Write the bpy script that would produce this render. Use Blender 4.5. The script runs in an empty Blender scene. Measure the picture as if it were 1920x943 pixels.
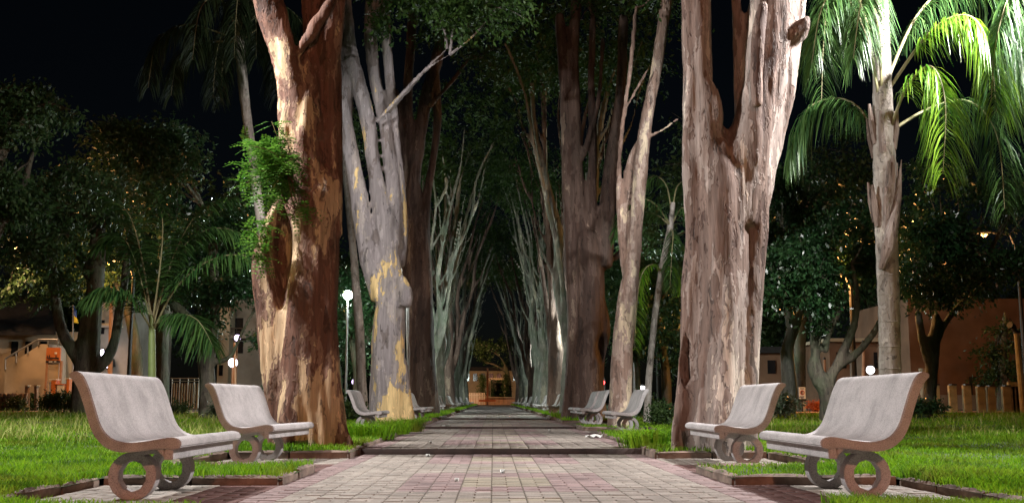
import bpy, bmesh, math, random
import numpy as np
from mathutils import Vector, Matrix, Euler, noise
R = math.radians
random.seed(7)
rng = np.random.default_rng(11)
scene = bpy.context.scene
COL = scene.collection

# ------------------------------------------------------------------ camera
CAMZ = 0.65
cd = bpy.data.cameras.new('camera'); cam = bpy.data.objects.new('camera', cd); COL.objects.link(cam)
cd.sensor_width = 36; cd.lens = 37.5; cd.clip_end = 3000; cd.clip_start = 0.05
cam.location = (0, 0, CAMZ); cam.rotation_euler = (R(98.07), 0, R(-1.0))
scene.camera = cam
CM = Euler((R(98.07), 0, R(-1.0))).to_matrix()

# ------------------------------------------------------------------ world: night sky, faint blue fill added as moonlight
w = bpy.data.worlds.new('World'); scene.world = w; w.use_nodes = True
nt = w.node_tree; bg = nt.nodes['Background']
sky = nt.nodes.new('ShaderNodeTexSky'); sky.sky_type = 'NISHITA'; sky.sun_disc = False
sky.sun_elevation = R(35); sky.sun_rotation = R(200)
nt.links.new(sky.outputs[0], bg.inputs[0]); bg.inputs[1].default_value = 0.00055
sl = bpy.data.lights.new('moon_fill', 'SUN'); sl.energy = 0.012; sl.angle = R(0.5); sl.color = (0.8, 0.88, 1)  # weak fill light, added; no moon is in view
so = bpy.data.objects.new('moon_fill', sl); COL.objects.link(so); so.rotation_euler = (R(55), 0, R(20))
scene.view_settings.view_transform = 'Standard'; scene.view_settings.look = 'None'
scene.view_settings.exposure = 0.0; scene.view_settings.gamma = 1
scene.cycles.use_denoising = True
scene.cycles.max_bounces = 6; scene.cycles.diffuse_bounces = 3; scene.cycles.glossy_bounces = 2
scene.cycles.sample_clamp_indirect = 4.0

# power of the lamps that light the park (watts)
FLOOD_L, FLOOD_R, WARM_BACK, POST_W = 5600, 6600, 4200, 1700

# ------------------------------------------------------------------ helpers
def ray(px, py):
    return CM @ Vector(((px-960)/2000.0, -(py-471.5)/2000.0, -1.0))
def P(px, py, Y):
    d = ray(px, py); t = Y/d.y
    return Vector((d.x*t, Y, CAMZ+d.z*t))
def ss(v, a, b):
    t = min(1.0, max(0.0, (v-a)/(b-a))); return t*t*(3-2*t)
def path_z(y):
    k = 0 if y < 14 else math.floor((y-3)/11.0)
    return (0.0, .062, .105)[k] if k < 3 else .105+.032*(k-2)
def gz(x, y):
    z = 0.06+0.0048*min(32, max(0, y-8))+.0028*min(83, max(0, y-40))
    return z+0.16*ss(abs(x), 4, 11)*ss(y, 8, 30)
def tag(o, label=None, cat=None, group=None, kind=None):
    if label: o['label'] = label
    if cat: o['category'] = cat
    if group: o['group'] = group
    if kind: o['kind'] = kind
    return o
def empty(name, loc, rz=0, label=None, cat=None, group=None, kind=None):
    o = bpy.data.objects.new(name, None); COL.objects.link(o)
    o.empty_display_size = 0.1
    o.location = loc; o.rotation_euler = (0, 0, rz)
    return tag(o, label, cat, group, kind)
def mobj(name, me, mat=None, parent=None, loc=None, smooth=False):
    o = bpy.data.objects.new(name, me); COL.objects.link(o)
    if mat is not None and len(me.materials) == 0:
        for m in (mat if isinstance(mat, (list, tuple)) else [mat]): me.materials.append(m)
    if parent is not None: o.parent = parent
    if loc is not None: o.location = loc
    if smooth: me.polygons.foreach_set('use_smooth', [True]*len(me.polygons))
    return o
def npmesh(name, V, F, smooth=False, mi=None):
    """V (n,3), F (m,k) with constant k"""
    V = np.asarray(V, dtype=np.float32); F = np.asarray(F, dtype=np.int32)
    me = bpy.data.meshes.new(name); m, k = F.shape
    me.vertices.add(len(V)); me.vertices.foreach_set('co', V.ravel())
    me.loops.add(m*k); me.loops.foreach_set('vertex_index', F.ravel())
    me.polygons.add(m)
    me.polygons.foreach_set('loop_start', np.arange(0, m*k, k, dtype=np.int32))
    me.polygons.foreach_set('loop_total', np.full(m, k, dtype=np.int32))
    if smooth: me.polygons.foreach_set('use_smooth', np.ones(m, dtype=bool))
    if mi is not None: me.polygons.foreach_set('material_index', np.asarray(mi, dtype=np.int32))
    me.update(calc_edges=True); return me
BOXF = np.array([[0,3,2,1],[4,5,6,7],[0,1,5,4],[1,2,6,5],[2,3,7,6],[3,0,4,7]])
class MB:
    """collects quads (boxes, tubes, prisms) and links them as one mesh object"""
    def __init__(s): s.v = []; s.f = []; s.m = []
    def add(s, V, F, m=0):
        b = len(s.v); s.v += [tuple(v) for v in V]; s.f += [tuple(int(i)+b for i in f) for f in F]; s.m += [m]*len(F); return s
    def box(s, x0, x1, y0, y1, z0, z1, m=0):
        V = [(x0,y0,z0),(x1,y0,z0),(x1,y1,z0),(x0,y1,z0),(x0,y0,z1),(x1,y0,z1),(x1,y1,z1),(x0,y1,z1)]
        return s.add(V, BOXF, m)
    def tube(s, pts, rad, n=10, m=0, cap=True):
        V, F = tubegeo(pts, rad, n, cap); return s.add(V, F, m)
    def prism(s, poly, y0, y1, m=0):
        """poly (x,z) extruded along y"""
        n = len(poly)
        V = [(x, y0, z) for x, z in poly]+[(x, y1, z) for x, z in poly]
        F = [tuple(range(n))[::-1], tuple(range(n, 2*n))]+[(i, (i+1) % n, (i+1) % n+n, i+n) for i in range(n)]
        return s.add(V, F, m)
    def prismx(s, poly, x0, x1, m=0):
        n = len(poly)
        V = [(x0, y, z) for y, z in poly]+[(x1, y, z) for y, z in poly]
        F = [tuple(range(n)), tuple(range(n, 2*n))[::-1]]+[(i, i+n, (i+1) % n+n, (i+1) % n) for i in range(n)]
        return s.add(V, F, m)
    def build(s, name, mat, parent=None, loc=None, smooth=False, bevel=0, angle=40):
        me = bpy.data.meshes.new(name); me.from_pydata(s.v, [], s.f); me.polygons.foreach_set('material_index', s.m)
        if bevel or True:
            bm = bmesh.new(); bm.from_mesh(me); bmesh.ops.recalc_face_normals(bm, faces=bm.faces)
            if bevel:
                es = [e for e in bm.edges if len(e.link_faces) == 2 and e.calc_face_angle(0) > R(angle)]
                bmesh.ops.bevel(bm, geom=es, offset=bevel, segments=2, affect='EDGES', clamp_overlap=True)
            bm.to_mesh(me); bm.free()
        o = mobj(name, me, mat, parent, loc)
        if smooth:
            me.polygons.foreach_set('use_smooth', [True]*len(me.polygons))
            me.set_sharp_from_angle(angle=R(35))
        return o
def tubegeo(pts, rad, n=10, cap=True):
    pts = [Vector(p) for p in pts]; V = []; F = []
    t0 = (pts[1]-pts[0]).normalized(); up = Vector((0, 1, 0)) if abs(t0.y) < .9 else Vector((1, 0, 0))
    a = t0.cross(up).normalized()
    for i, p in enumerate(pts):
        t = (pts[min(i+1, len(pts)-1)]-pts[max(i-1, 0)]).normalized()
        a = (a-t*a.dot(t)).normalized(); b = t.cross(a)
        for k in range(n):
            an = 2*math.pi*k/n
            V.append(p+(a*math.cos(an)+b*math.sin(an))*rad[i])
    for i in range(len(pts)-1):
        for k in range(n):
            F.append((i*n+k, i*n+(k+1) % n, (i+1)*n+(k+1) % n, (i+1)*n+k))
    if cap:
        F.append(tuple(range(n))[::-1]); F.append(tuple((len(pts)-1)*n+k for k in range(n)))
    return V, F
def catmull(pts, k=4):
    """smooth resample of a list of float tuples"""
    A = np.array(pts, float); out = []
    for i in range(len(A)-1):
        p0 = A[max(i-1, 0)]; p1 = A[i]; p2 = A[i+1]; p3 = A[min(i+2, len(A)-1)]
        for j in range(k):
            t = j/k
            out.append(.5*((2*p1)+(-p0+p2)*t+(2*p0-5*p1+4*p2-p3)*t*t+(-p0+3*p1-3*p2+p3)*t**3))
    out.append(A[-1]); return np.array(out)

# ------------------------------------------------------------------ materials
def newmat(name):
    m = bpy.data.materials.new(name); m.use_nodes = True
    return m, m.node_tree, m.node_tree.nodes['Principled BSDF']
def nd(nt, t, **kw):
    n = nt.nodes.new(t)
    for k, v in kw.items(): setattr(n, k, v)
    return n
def noise_node(nt, vec, scale, detail=4, rough=.55, dist=0.0):
    n = nd(nt, 'ShaderNodeTexNoise'); n.inputs['Scale'].default_value = scale; n.inputs['Detail'].default_value = detail
    n.inputs['Roughness'].default_value = rough; n.inputs['Distortion'].default_value = dist
    if vec is not None: nt.links.new(vec, n.inputs['Vector'])
    return n
def ramp(nt, fac, stops, interp='LINEAR'):
    r = nd(nt, 'ShaderNodeValToRGB'); r.color_ramp.interpolation = interp; e = r.color_ramp.elements
    while len(e) < len(stops): e.new(0.5)
    for i, (p, c) in enumerate(stops):
        e[i].position = p; e[i].color = (c, c, c, 1) if isinstance(c, (int, float)) else (*c, 1)
    nt.links.new(fac, r.inputs[0]); return r
def mapping(nt, src, scale):
    mp = nd(nt, 'ShaderNodeMapping'); mp.inputs['Scale'].default_value = scale; nt.links.new(src, mp.inputs['Vector']); return mp.outputs[0]
def mul(nt, a, b):
    m = nd(nt, 'ShaderNodeMix', data_type='RGBA', blend_type='MULTIPLY'); m.inputs[0].default_value = 1
    nt.links.new(a, m.inputs[6]); nt.links.new(b, m.inputs[7]); return m.outputs[2]
def bump(nt, h, strength, dist, bsdf, prev=None):
    b = nd(nt, 'ShaderNodeBump'); b.inputs['Strength'].default_value = strength; b.inputs['Distance'].default_value = dist
    nt.links.new(h, b.inputs['Height'])
    if prev is not None: nt.links.new(prev, b.inputs['Normal'])
    if bsdf is not None: nt.links.new(b.outputs[0], bsdf.inputs['Normal'])
    return b.outputs[0]
def simple(name, col, rough=.6, var=.25, scale=8, metal=0, bumps=.15, coord='Object'):
    m, nt, b = newmat(name)
    tc = nd(nt, 'ShaderNodeTexCoord')
    n = noise_node(nt, tc.outputs[coord], scale, 5)
    lo = tuple(c*(1-var) for c in col); hi = tuple(min(1, c*(1+var)) for c in col)
    r = ramp(nt, n.outputs[0], [(.3, lo), (.7, hi)])
    nt.links.new(r.outputs[0], b.inputs['Base Color']); b.inputs['Roughness'].default_value = rough; b.inputs['Metallic'].default_value = metal
    if bumps:
        n2 = noise_node(nt, tc.outputs[coord], scale*6, 4); bump(nt, n2.outputs[0], bumps, .01, b)
    return m
def emit(name, col, strength):
    m, nt, b = newmat(name)
    b.inputs['Base Color'].default_value = (*col, 1); b.inputs['Emission Color'].default_value = (*col, 1); b.inputs['Emission Strength'].default_value = strength
    return m
def concrete(name, base, spk=.5):
    m, nt, b = newmat(name)
    tc = nd(nt, 'ShaderNodeTexCoord'); oi = nd(nt, 'ShaderNodeObjectInfo')
    va = nd(nt, 'ShaderNodeVectorMath', operation='MULTIPLY_ADD'); va.inputs[1].default_value = (37, 53, 0)
    nt.links.new(oi.outputs['Random'], va.inputs[0]); nt.links.new(tc.outputs['Object'], va.inputs[2]); o = va.outputs[0]
    n1 = noise_node(nt, o, 3.5, 6, .6); n2 = noise_node(nt, o, 160, 2, .6)
    r1 = ramp(nt, n1.outputs[0], [(.3, tuple(c*.72 for c in base)), (.55, base), (.8, tuple(c*1.1 for c in base))])
    r2 = ramp(nt, n2.outputs[0], [(.32, .55), (.5, 1.0), (.68, 1.15)])
    st = noise_node(nt, mapping(nt, o, (1, 1, 1)), 6.5, 6, .7); r3 = ramp(nt, st.outputs[0], [(.32, .82), (.5, 1.0)])
    dp = noise_node(nt, mapping(nt, o, (2, 9, .9)), 1.6, 5, .6); r4 = ramp(nt, dp.outputs[0], [(.28, .80), (.40, .97), (.5, 1.0)])
    c = mul(nt, mul(nt, mul(nt, r1.outputs[0], r2.outputs[0]), r3.outputs[0]), r4.outputs[0])
    nt.links.new(c, b.inputs['Base Color']); b.inputs['Roughness'].default_value = .78
    n3 = noise_node(nt, o, 70, 4, .6); bump(nt, n3.outputs[0], .35, .006, b)
    return m
def bark(name, dark, mid, light, patch, scale=2.4, pw=.58, fib=.5, stretch=.3, moss=None, zb=0.0):
    """mottled, peeling bark: flat plates of several colours with torn edges over vertical fibres"""
    m, nt, b = newmat(name)
    tc = nd(nt, 'ShaderNodeTexCoord'); o = tc.outputs['Object']
    wob = noise_node(nt, mapping(nt, o, (3, 3, 1.5)), 2.0, 3, .6)
    va = nd(nt, 'ShaderNodeVectorMath', operation='MULTIPLY_ADD'); va.inputs[1].default_value = (.22, .22, .3)
    nt.links.new(wob.outputs['Color'], va.inputs[0]); nt.links.new(o, va.inputs[2]); ow = va.outputs[0]
    nA = noise_node(nt, mapping(nt, ow, (1, 1, stretch)), scale, 5, .58)
    nB = noise_node(nt, mapping(nt, ow, (1.2, 1.2, stretch*.9)), scale*2.3, 6, .62)
    fb = noise_node(nt, mapping(nt, o, (26, 26, 2.2)), 1.0, 5, .65)
    f2 = noise_node(nt, mapping(nt, o, (6, 6, .6)), 1.0, 4, .6, .3)
    fa = nA.outputs[0]
    if zb:
        sp = nd(nt, 'ShaderNodeSeparateXYZ'); nt.links.new(o, sp.inputs[0]); mr = nd(nt, 'ShaderNodeMapRange')
        nt.links.new(sp.outputs[2], mr.inputs[0])
        for k, v in zip((1, 2, 3, 4), (0.5, 5.5, zb, -zb)): mr.inputs[k].default_value = v
        ad = nd(nt, 'ShaderNodeMath', operation='ADD'); nt.links.new(fa, ad.inputs[0]); nt.links.new(mr.outputs[0], ad.inputs[1]); fa = ad.outputs[0]
    rA = ramp(nt, fa, [(.37, dark), (.39, mid), (.485, mid), (.50, light), (pw, light), (pw+.008, patch)])
    rB = ramp(nt, nB.outputs[0], [(.37, .5), (.385, 1.0), (.60, 1.0), (.61, 1.4)])
    rf = ramp(nt, fb.outputs[0], [(.25, 1-.6*fib), (.6, 1.08)])
    rg = ramp(nt, f2.outputs[0], [(.3, .66), (.62, 1.1)])
    c = mul(nt, mul(nt, mul(nt, rA.outputs[0], rB.outputs[0]), rf.outputs[0]), rg.outputs[0])
    if moss:
        nm = noise_node(nt, o, 1.1, 5, .6); rm = ramp(nt, nm.outputs[0], [(.45, 0.0), (.6, .7)])
        mx = nd(nt, 'ShaderNodeMix', data_type='RGBA'); nt.links.new(rm.outputs[0], mx.inputs[0]); nt.links.new(c, mx.inputs[6])
        mx.inputs[7].default_value = (*moss, 1); c = mx.outputs[2]
    nt.links.new(c, b.inputs['Base Color']); b.inputs['Roughness'].default_value = .8
    hA = ramp(nt, fa, [(.37, .0), (.39, .35), (.485, .4), (.50, .7), (pw, .75), (pw+.008, .3)])
    p = bump(nt, hA.outputs[0], 1.0, .03, None)
    p = bump(nt, rB.outputs[0], .8, .025, None, p)
    p = bump(nt, rg.outputs[0], .5, .04, None, p)
    bump(nt, fb.outputs[0], .6, .01, b, p)
    return m
def leafmat(name, c0, c1, rough=.42, trans=.35, spec=.5):
    m, nt, b = newmat(name)
    g = nd(nt, 'ShaderNodeNewGeometry'); r = ramp(nt, g.outputs['Random Per Island'], [(0, c0), (1, c1)])
    nt.links.new(r.outputs[0], b.inputs['Base Color']); b.inputs['Roughness'].default_value = rough
    b.inputs['Specular IOR Level'].default_value = spec
    t = nd(nt, 'ShaderNodeBsdfTranslucent'); nt.links.new(r.outputs[0], t.inputs[0])
    mx = nd(nt, 'ShaderNodeMixShader'); mx.inputs[0].default_value = trans
    nt.links.new(b.outputs[0], mx.inputs[1]); nt.links.new(t.outputs[0], mx.inputs[2])
    nt.links.new(mx.outputs[0], nt.nodes['Material Output'].inputs[0]); return m
def patchy(m, col, lo=.5, hi=.68, scale=.9, amount=.75):
    """mix a second tint into a leaf material in soft patches over the ground"""
    nt = m.node_tree; r = [n for n in nt.nodes if n.type == 'VALTORGB'][0]; g = nd(nt, 'ShaderNodeNewGeometry')
    n = noise_node(nt, g.outputs['Position'], scale, 5, .65); f = ramp(nt, n.outputs[0], [(lo, 0.0), (hi, amount)])
    mx = nd(nt, 'ShaderNodeMix', data_type='RGBA'); mx.inputs[7].default_value = (*col, 1)
    outs = [l.to_socket for l in r.outputs[0].links]
    nt.links.new(f.outputs[0], mx.inputs[0]); nt.links.new(r.outputs[0], mx.inputs[6])
    for o in outs: nt.links.new(mx.outputs[2], o)
def brickmat(name, c):
    m, nt, b = newmat(name)
    g = nd(nt, 'ShaderNodeNewGeometry')
    sn = nd(nt, 'ShaderNodeVectorMath', operation='SNAP'); sn.inputs[1].default_value = (.1175, .1175, 10)
    nt.links.new(g.outputs['Position'], sn.inputs[0])
    wn = nd(nt, 'ShaderNodeTexWhiteNoise', noise_dimensions='3D'); nt.links.new(sn.outputs[0], wn.inputs['Vector'])
    rb = ramp(nt, wn.outputs['Value'], [(0, .78), (1, 1.16)])
    n1 = noise_node(nt, g.outputs['Position'], 1.3, 6, .6); r1 = ramp(nt, n1.outputs[0], [(.28, .55), (.42, .86), (.62, 1.1)])
    n2 = noise_node(nt, g.outputs['Position'], 60, 4, .65); r2 = ramp(nt, n2.outputs[0], [(.3, .7), (.7, 1.15)])
    rc = nd(nt, 'ShaderNodeRGB'); rc.outputs[0].default_value = (*c, 1)
    cc = mul(nt, mul(nt, mul(nt, rc.outputs[0], rb.outputs[0]), r1.outputs[0]), r2.outputs[0])
    nt.links.new(cc, b.inputs['Base Color']); b.inputs['Roughness'].default_value = .82
    bump(nt, n2.outputs[0], .4, .006, b); return m

M = {}
M['bench'] = concrete('bench_concrete', (.50, .465, .46))
M['kerb'] = simple('kerb_concrete', (.20, .145, .115), .95, .6, 5, bumps=.8)
M['brick_beige'] = brickmat('brick_beige', (.33, .285, .245))
M['brick_pink'] = brickmat('brick_pink', (.30, .215, .205))
M['brick_yellow'] = brickmat('brick_yellow', (.33, .285, .215))
M['brick_dark'] = brickmat('brick_dark', (.15, .075, .065))
BR = [M['brick_beige'], M['brick_pink'], M['brick_yellow'], M['brick_dark']]
M['joint'] = simple('joint_sand', (.12, .10, .075), .95, .5, 9, bumps=.5)
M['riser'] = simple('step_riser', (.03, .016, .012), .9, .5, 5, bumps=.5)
M['soil'] = simple('lawn_soil', (.045, .075, .02), .95, .5, 3, bumps=.6)
M['ground'] = simple('bare_ground', (.05, .048, .035), .95, .5, .6, bumps=.4)
M['asphalt'] = simple('asphalt', (.055, .052, .05), .85, .35, 2, bumps=.4)
M['grass'] = leafmat('grass_blades', (.09, .26, .008), (.28, .50, .022), .55, .45, .25)
patchy(M['grass'], (.30, .33, .05)); patchy(M['grass'], (.035, .10, .012), .5, .62, 1.7, .7)  # dry yellow patches; the dark green ones paint shadows into the grass colour
M['straw'] = leafmat('tall_straw', (.20, .30, .04), (.46, .46, .15), .6, .4, .3)
M['barkA'] = bark('bark_redbrown', (.075, .03, .018), (.15, .067, .042), (.27, .155, .105), (.58, .40, .24), 3.4, .537, .7, .22, None, .03)
M['barkR'] = bark('bark_greybrown', (.10, .056, .042), (.20, .135, .108), (.34, .27, .235), (.60, .50, .42), 3.2, .59, .85, .15, None, .02)
M['barkB'] = bark('bark_cream', (.18, .15, .14), (.27, .24, .24), (.34, .30, .28), (.72, .53, .25), 2.0, .55, .4, .3, None, .07)
M['barkC'] = bark('bark_dark', (.042, .024, .017), (.08, .046, .034), (.13, .085, .066), (.27, .2, .15), 2.4, .61, .6, .2)
M['barkS'] = bark('bark_slim', (.17, .11, .085), (.27, .18, .14), (.40, .30, .25), (.62, .50, .36), 3.0, .55, .5, .34, None, .03)
M['barkG'] = bark('bark_greygreen', (.11, .11, .09), (.20, .20, .165), (.28, .28, .235), (.42, .40, .31), 1.7, .57, .7, .18, (.10, .135, .085))
M['barkD'] = bark('bark_ivy_dark', (.045, .035, .025), (.085, .07, .05), (.13, .115, .08), (.2, .18, .13), 3, .62, .6, .25, (.06, .09, .04))
M['palm'] = bark('palm_trunk', (.22, .19, .16), (.33, .29, .25), (.40, .36, .32), (.50, .46, .4), 3, .6, .35, .9)
M['palmboot'] = bark('palm_boot', (.12, .08, .06), (.24, .18, .15), (.34, .28, .25), (.46, .40, .36), 3, .58, .7, .12)
M['frond'] = leafmat('palm_leaflets', (.02, .075, .02), (.085, .17, .04), .42, .3, .5)
M['frond_lime'] = leafmat('lime_palm_leaflets', (.06, .20, .012), (.22, .36, .03), .35, .4, .6)
M['frond_dimmed'] = leafmat('dimmed_palm_leaflets', (.010, .022, .008), (.03, .045, .016), .6, .2, .2)  # frond colour darkened to stand in for weak light on the western palm
M['stalk'] = simple('palm_stalk', (.22, .20, .10), .6, .3, 6)
M['leaf_ave'] = leafmat('avenue_leaves', (.02, .055, .012), (.055, .11, .02), .5, .3, .4)
M['leaf_sprig'] = leafmat('sprig_leaves', (.05, .17, .02), (.16, .32, .04), .45, .4, .4)
M['leaf_dark'] = leafmat('dark_glossy_leaves', (.012, .05, .016), (.04, .095, .03), .3, .2, .7)
M['leaf_mid'] = leafmat('mid_leaves', (.025, .07, .02), (.075, .13, .045), .45, .3, .5)
M['leaf_shrub'] = leafmat('shrub_leaves', (.04, .07, .035), (.13, .17, .10), .35, .25, .7)
M['leaf_hedge'] = leafmat('hedge_leaves', (.02, .05, .012), (.06, .10, .025), .5, .25, .4)
M['flower'] = leafmat('orange_petals', (.45, .10, .03), (.7, .25, .12), .6, .3, .3)
M['metal'] = simple('galvanised_steel', (.45, .46, .47), .45, .1, 4, .6, .05)
M['darkmetal'] = simple('dark_steel', (.05, .05, .05), .5, .2, 4, .5, .05)
M['wood'] = simple('weathered_post', (.38, .28, .13), .85, .35, 5, bumps=.5)
M['poleor'] = simple('painted_pole', (.42, .22, .12), .7, .2, 4)
M['plaster'] = simple('cream_plaster', (.52, .43, .31), .9, .15, 1.2, bumps=.3)
M['plaster_g'] = simple('grey_plaster', (.33, .30, .26), .9, .2, 1.2, bumps=.3)
M['plaster_b'] = simple('brown_plaster', (.24, .135, .085), .9, .3, .8, bumps=.3)
M['roof'] = simple('dark_roof', (.03, .028, .03), .85, .3, 3, bumps=.5)
M['glassd'] = simple('dark_window', (.012, .013, .016), .12, .1, 2, bumps=0)
M['orange'] = simple('orange_panel', (.62, .19, .05), .5, .12, 4, bumps=.03)
M['white'] = simple('white_paint', (.75, .74, .7), .5, .06, 4, bumps=.05)
M['blackp'] = simple('black_print', (.03, .02, .02), .6, .1, 4, bumps=0)
M['redp'] = simple('red_print', (.45, .04, .03), .6, .1, 4, bumps=0)
M['yellow'] = simple('yellow_cloth', (.7, .55, .05), .8, .15, 4)
M['blue'] = simple('blue_cloth', (.05, .10, .35), .8, .15, 4)
M['stone'] = simple('rubble_stone', (.28, .19, .13), .9, .45, 5, bumps=.6)
M['sand'] = simple('pink_paving', (.5, .3, .2), .9, .2, 2)
M['fencep'] = simple('tan_fence_panel', (.45, .30, .16), .8, .15, 5)
M['globe'] = emit('white_globe_glow', (.95, .92, 1.0), 26)
M['globe_v'] = emit('violet_globe_glow', (.8, .6, 1.0), 12)
M['sodium'] = emit('sodium_glow', (1.0, .5, .12), 30)
M['mercury'] = emit('mercury_glow', (.8, 1.0, .95), 60)
M['redlight'] = emit('red_signal_glow', (1.0, .05, .05), 12)
M['litsign'] = emit('lit_panel_glow', (.92, .85, 1.0), 9)

def lamp_light(name, loc, power, col, size=.12, spot=None, parent=None, target=None):
    l = bpy.data.lights.new(name, 'SPOT' if spot else 'POINT'); l.energy = power; l.color = col; l.shadow_soft_size = size
    o = bpy.data.objects.new(name, l); COL.objects.link(o)
    o.location = loc
    if spot:
        l.spot_size = R(spot); l.spot_blend = .15
        d = Vector(target)-Vector(loc) if target else Vector((0, 0, -1))
        o.rotation_euler = d.to_track_quat('-Z', 'Y').to_euler()
    if parent is not None:
        o.parent = parent; o.location = Vector(loc)-parent.location
    return o

# ------------------------------------------------------------------ terrain, lawns, path
PADS = {-1: [(6.45, 8.75), (10.5, 12.9), (21.6, 24.4)], 1: [(6.45, 8.7), (10.35, 12.8), (20.2, 23.0)]}
BENCH = {-1: [7.95, 12.15, 23.2], 1: [8.0, 11.85, 21.7]}      # bench centres along the path
for k in range(2, 10):
    s0 = 14+11*(k-1)
    for sd, offs in ((-1, (7.0, 9.6) if k == 2 else (4.3, 7.3)), (1, (1.75, 4.05) if k == 2 else (4.0, 6.8))):
        for of in offs:
            BENCH[sd].append(s0+of); PADS[sd].append((s0+of-1.15, s0+of+1.15))
XIN = {-1: -1.70, 1: 1.92}; XBK = {-1: -3.12, 1: 3.25}
YEND = 124.0
def strips(sd):
    out = []; y = -6.0
    for a, b in sorted(PADS[sd]):
        if a-y > .12: out.append((y, a))
        y = b
    out.append((y, YEND)); return out
def inpad(x, y, mg=0.0):
    sd = -1 if x < 0 else 1
    ax = abs(x)
    if ax < abs(XIN[sd])+mg: return True
    if ax < abs(XBK[sd])+mg:
        for a, b in PADS[sd]:
            if a-mg < y < b+mg: return True
    return False

# ground sheet to the horizon
xs = [-900,-300,-120,-60,-40,-30,-24,-18,-13,-10,-8,-6.5,-5,-4,-3.6,-3.55,3.65,3.7,4.2,5,6.5,8,10,13,18,24,30,40,60,120,300,900]
ys = [-300,-100,-40,-20,-8,0,4,8,12,16,20,25,30,36,44,54,66,80,95,110,123.5,124,140,170,220,320,500,1000]
V = []; F = []
for y in ys:
    for x in xs:
        inside = -3.58 < x < 3.68 and y < 123.9
        V.append((x, y, -.25 if inside or (abs(x) < 3.8 and abs(x) > 3.5 and y < 123.9) else gz(x, y)-.035))
nx = len(xs)
for j in range(len(ys)-1):
    for i in range(nx-1): F.append((j*nx+i, j*nx+i+1, (j+1)*nx+i+1, (j+1)*nx+i))
tag(mobj('ground', npmesh('ground', V, F, True), M['ground']), kind='structure')

def lawn(sd):
    V = []; F = []
    def rect(x0, x1, y0, y1, dx, dy):
        a = np.linspace(x0, x1, max(2, int(abs(x1-x0)/dx)+1)); b = np.linspace(y0, y1, max(2, int((y1-y0)/dy)+1)); o = len(V)
        for y in b:
            for x in a: V.append((x, y, gz(x, y)+.02*noise.noise((x*.9, y*.9, 3))-(.012 if abs(x) < 3.5 else 0)))
        n = len(a)
        for j in range(len(b)-1):
            for i in range(n-1): F.append((o+j*n+i, o+j*n+i+1, o+(j+1)*n+i+1, o+(j+1)*n+i))
    e = -30 if sd < 0 else 30
    if sd < 0:
        rect(e, XBK[sd], -6, 34, .8, .8); rect(-9, XBK[sd], 34, YEND, 1.0, 1.5)
    else:
        rect(XBK[sd], e, -6, 33, .8, .8); rect(XBK[sd], 9, 33, YEND, 1.0, 1.5)
    for a, b in strips(sd):
        rect(min(XIN[sd], XBK[sd]), max(XIN[sd], XBK[sd]), a, b, .35, .6)
    tag(mobj('lawn', npmesh('lawn', V, F, True), M['soil']), kind='structure')
lawn(-1); lawn(1)

# path bed: stepped slab with the bench bays
bed = MB(); ris = MB()
edges = [-6, 14]+[14+11*k for k in range(1, 10)]+[YEND]
for i in range(len(edges)-1):
    z = path_z(edges[i]+.01)-.008
    bed.box(XIN[-1], XIN[1], edges[i], edges[i+1], -.2, z)
for sd in (-1, 1):
    for a, b in PADS[sd]:
        z = path_z((a+b)/2)-.008
        bed.box(min(XIN[sd], XBK[sd]), max(XIN[sd], XBK[sd]), a, b, -.2, z)
path = tag(bed.build('path', M['joint']), kind='structure')
# step risers, slightly wavy worn edges
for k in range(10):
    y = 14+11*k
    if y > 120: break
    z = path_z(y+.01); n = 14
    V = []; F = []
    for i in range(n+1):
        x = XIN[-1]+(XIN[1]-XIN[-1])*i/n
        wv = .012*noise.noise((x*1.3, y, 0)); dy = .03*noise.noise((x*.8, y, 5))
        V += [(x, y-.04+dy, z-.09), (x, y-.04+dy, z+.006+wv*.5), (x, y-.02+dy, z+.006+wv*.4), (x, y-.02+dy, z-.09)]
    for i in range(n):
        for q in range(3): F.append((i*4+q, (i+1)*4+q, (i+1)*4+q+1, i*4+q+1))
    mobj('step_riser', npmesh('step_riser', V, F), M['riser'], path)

# bricks
CW, CH = .235, .1175
def brickcol(x, y):
    u = x-.11
    if x < -1.45 or x > 1.68: return 1
    py = (y-8.1) % 3.6
    if abs(u) < .95 and py < 2.05:
        if abs(u) < .32 and .45 < py < 1.5: return 2
        return 1
    if abs(u) < .36 and 2.7 < py < 3.0: return 2
    return 0
def brickverts(x0, x1, y0, y1, z, g=.0045, h=.03, b=.004):
    x0 += g; x1 -= g; y0 += g; y1 -= g
    dz = random.uniform(-.003, .0025)
    return [(x0,y0,z-h),(x1,y0,z-h),(x1,y1,z-h),(x0,y1,z-h),(x0,y0,z-b+dz),(x1,y0,z-b+dz),(x1,y1,z-b+dz),(x0,y1,z-b+dz),
            (x0+b,y0+b,z+dz),(x1-b,y0+b,z+dz),(x1-b,y1-b,z+dz),(x0+b,y1-b,z+dz)]
BF = [(0,1,5,4),(1,2,6,5),(2,3,7,6),(3,0,4,7),(4,5,9,8),(5,6,10,9),(6,7,11,10),(7,4,8,11),(8,9,10,11)]
cells = []
x0p = XIN[-1]; ncol = 15; cw = (XIN[1]-XIN[-1])/ncol
y = 2.0; row = 0
while y < 13.95:
    for c in range(ncol):
        xa = x0p+c*cw
        if row % 2 == 0: cells.append((xa, xa+cw, y, y+CH, 0.0, brickcol(xa+cw/2, y)))
        else:
            for q in (0, 1): cells.append((xa+q*cw/2, xa+(q+1)*cw/2, y, y+CH, 0.0, brickcol(xa+cw/2, y)))
    y += CH; row += 1
cells = [c for c in cells if c[3] < 13.96]
bays = []
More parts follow.
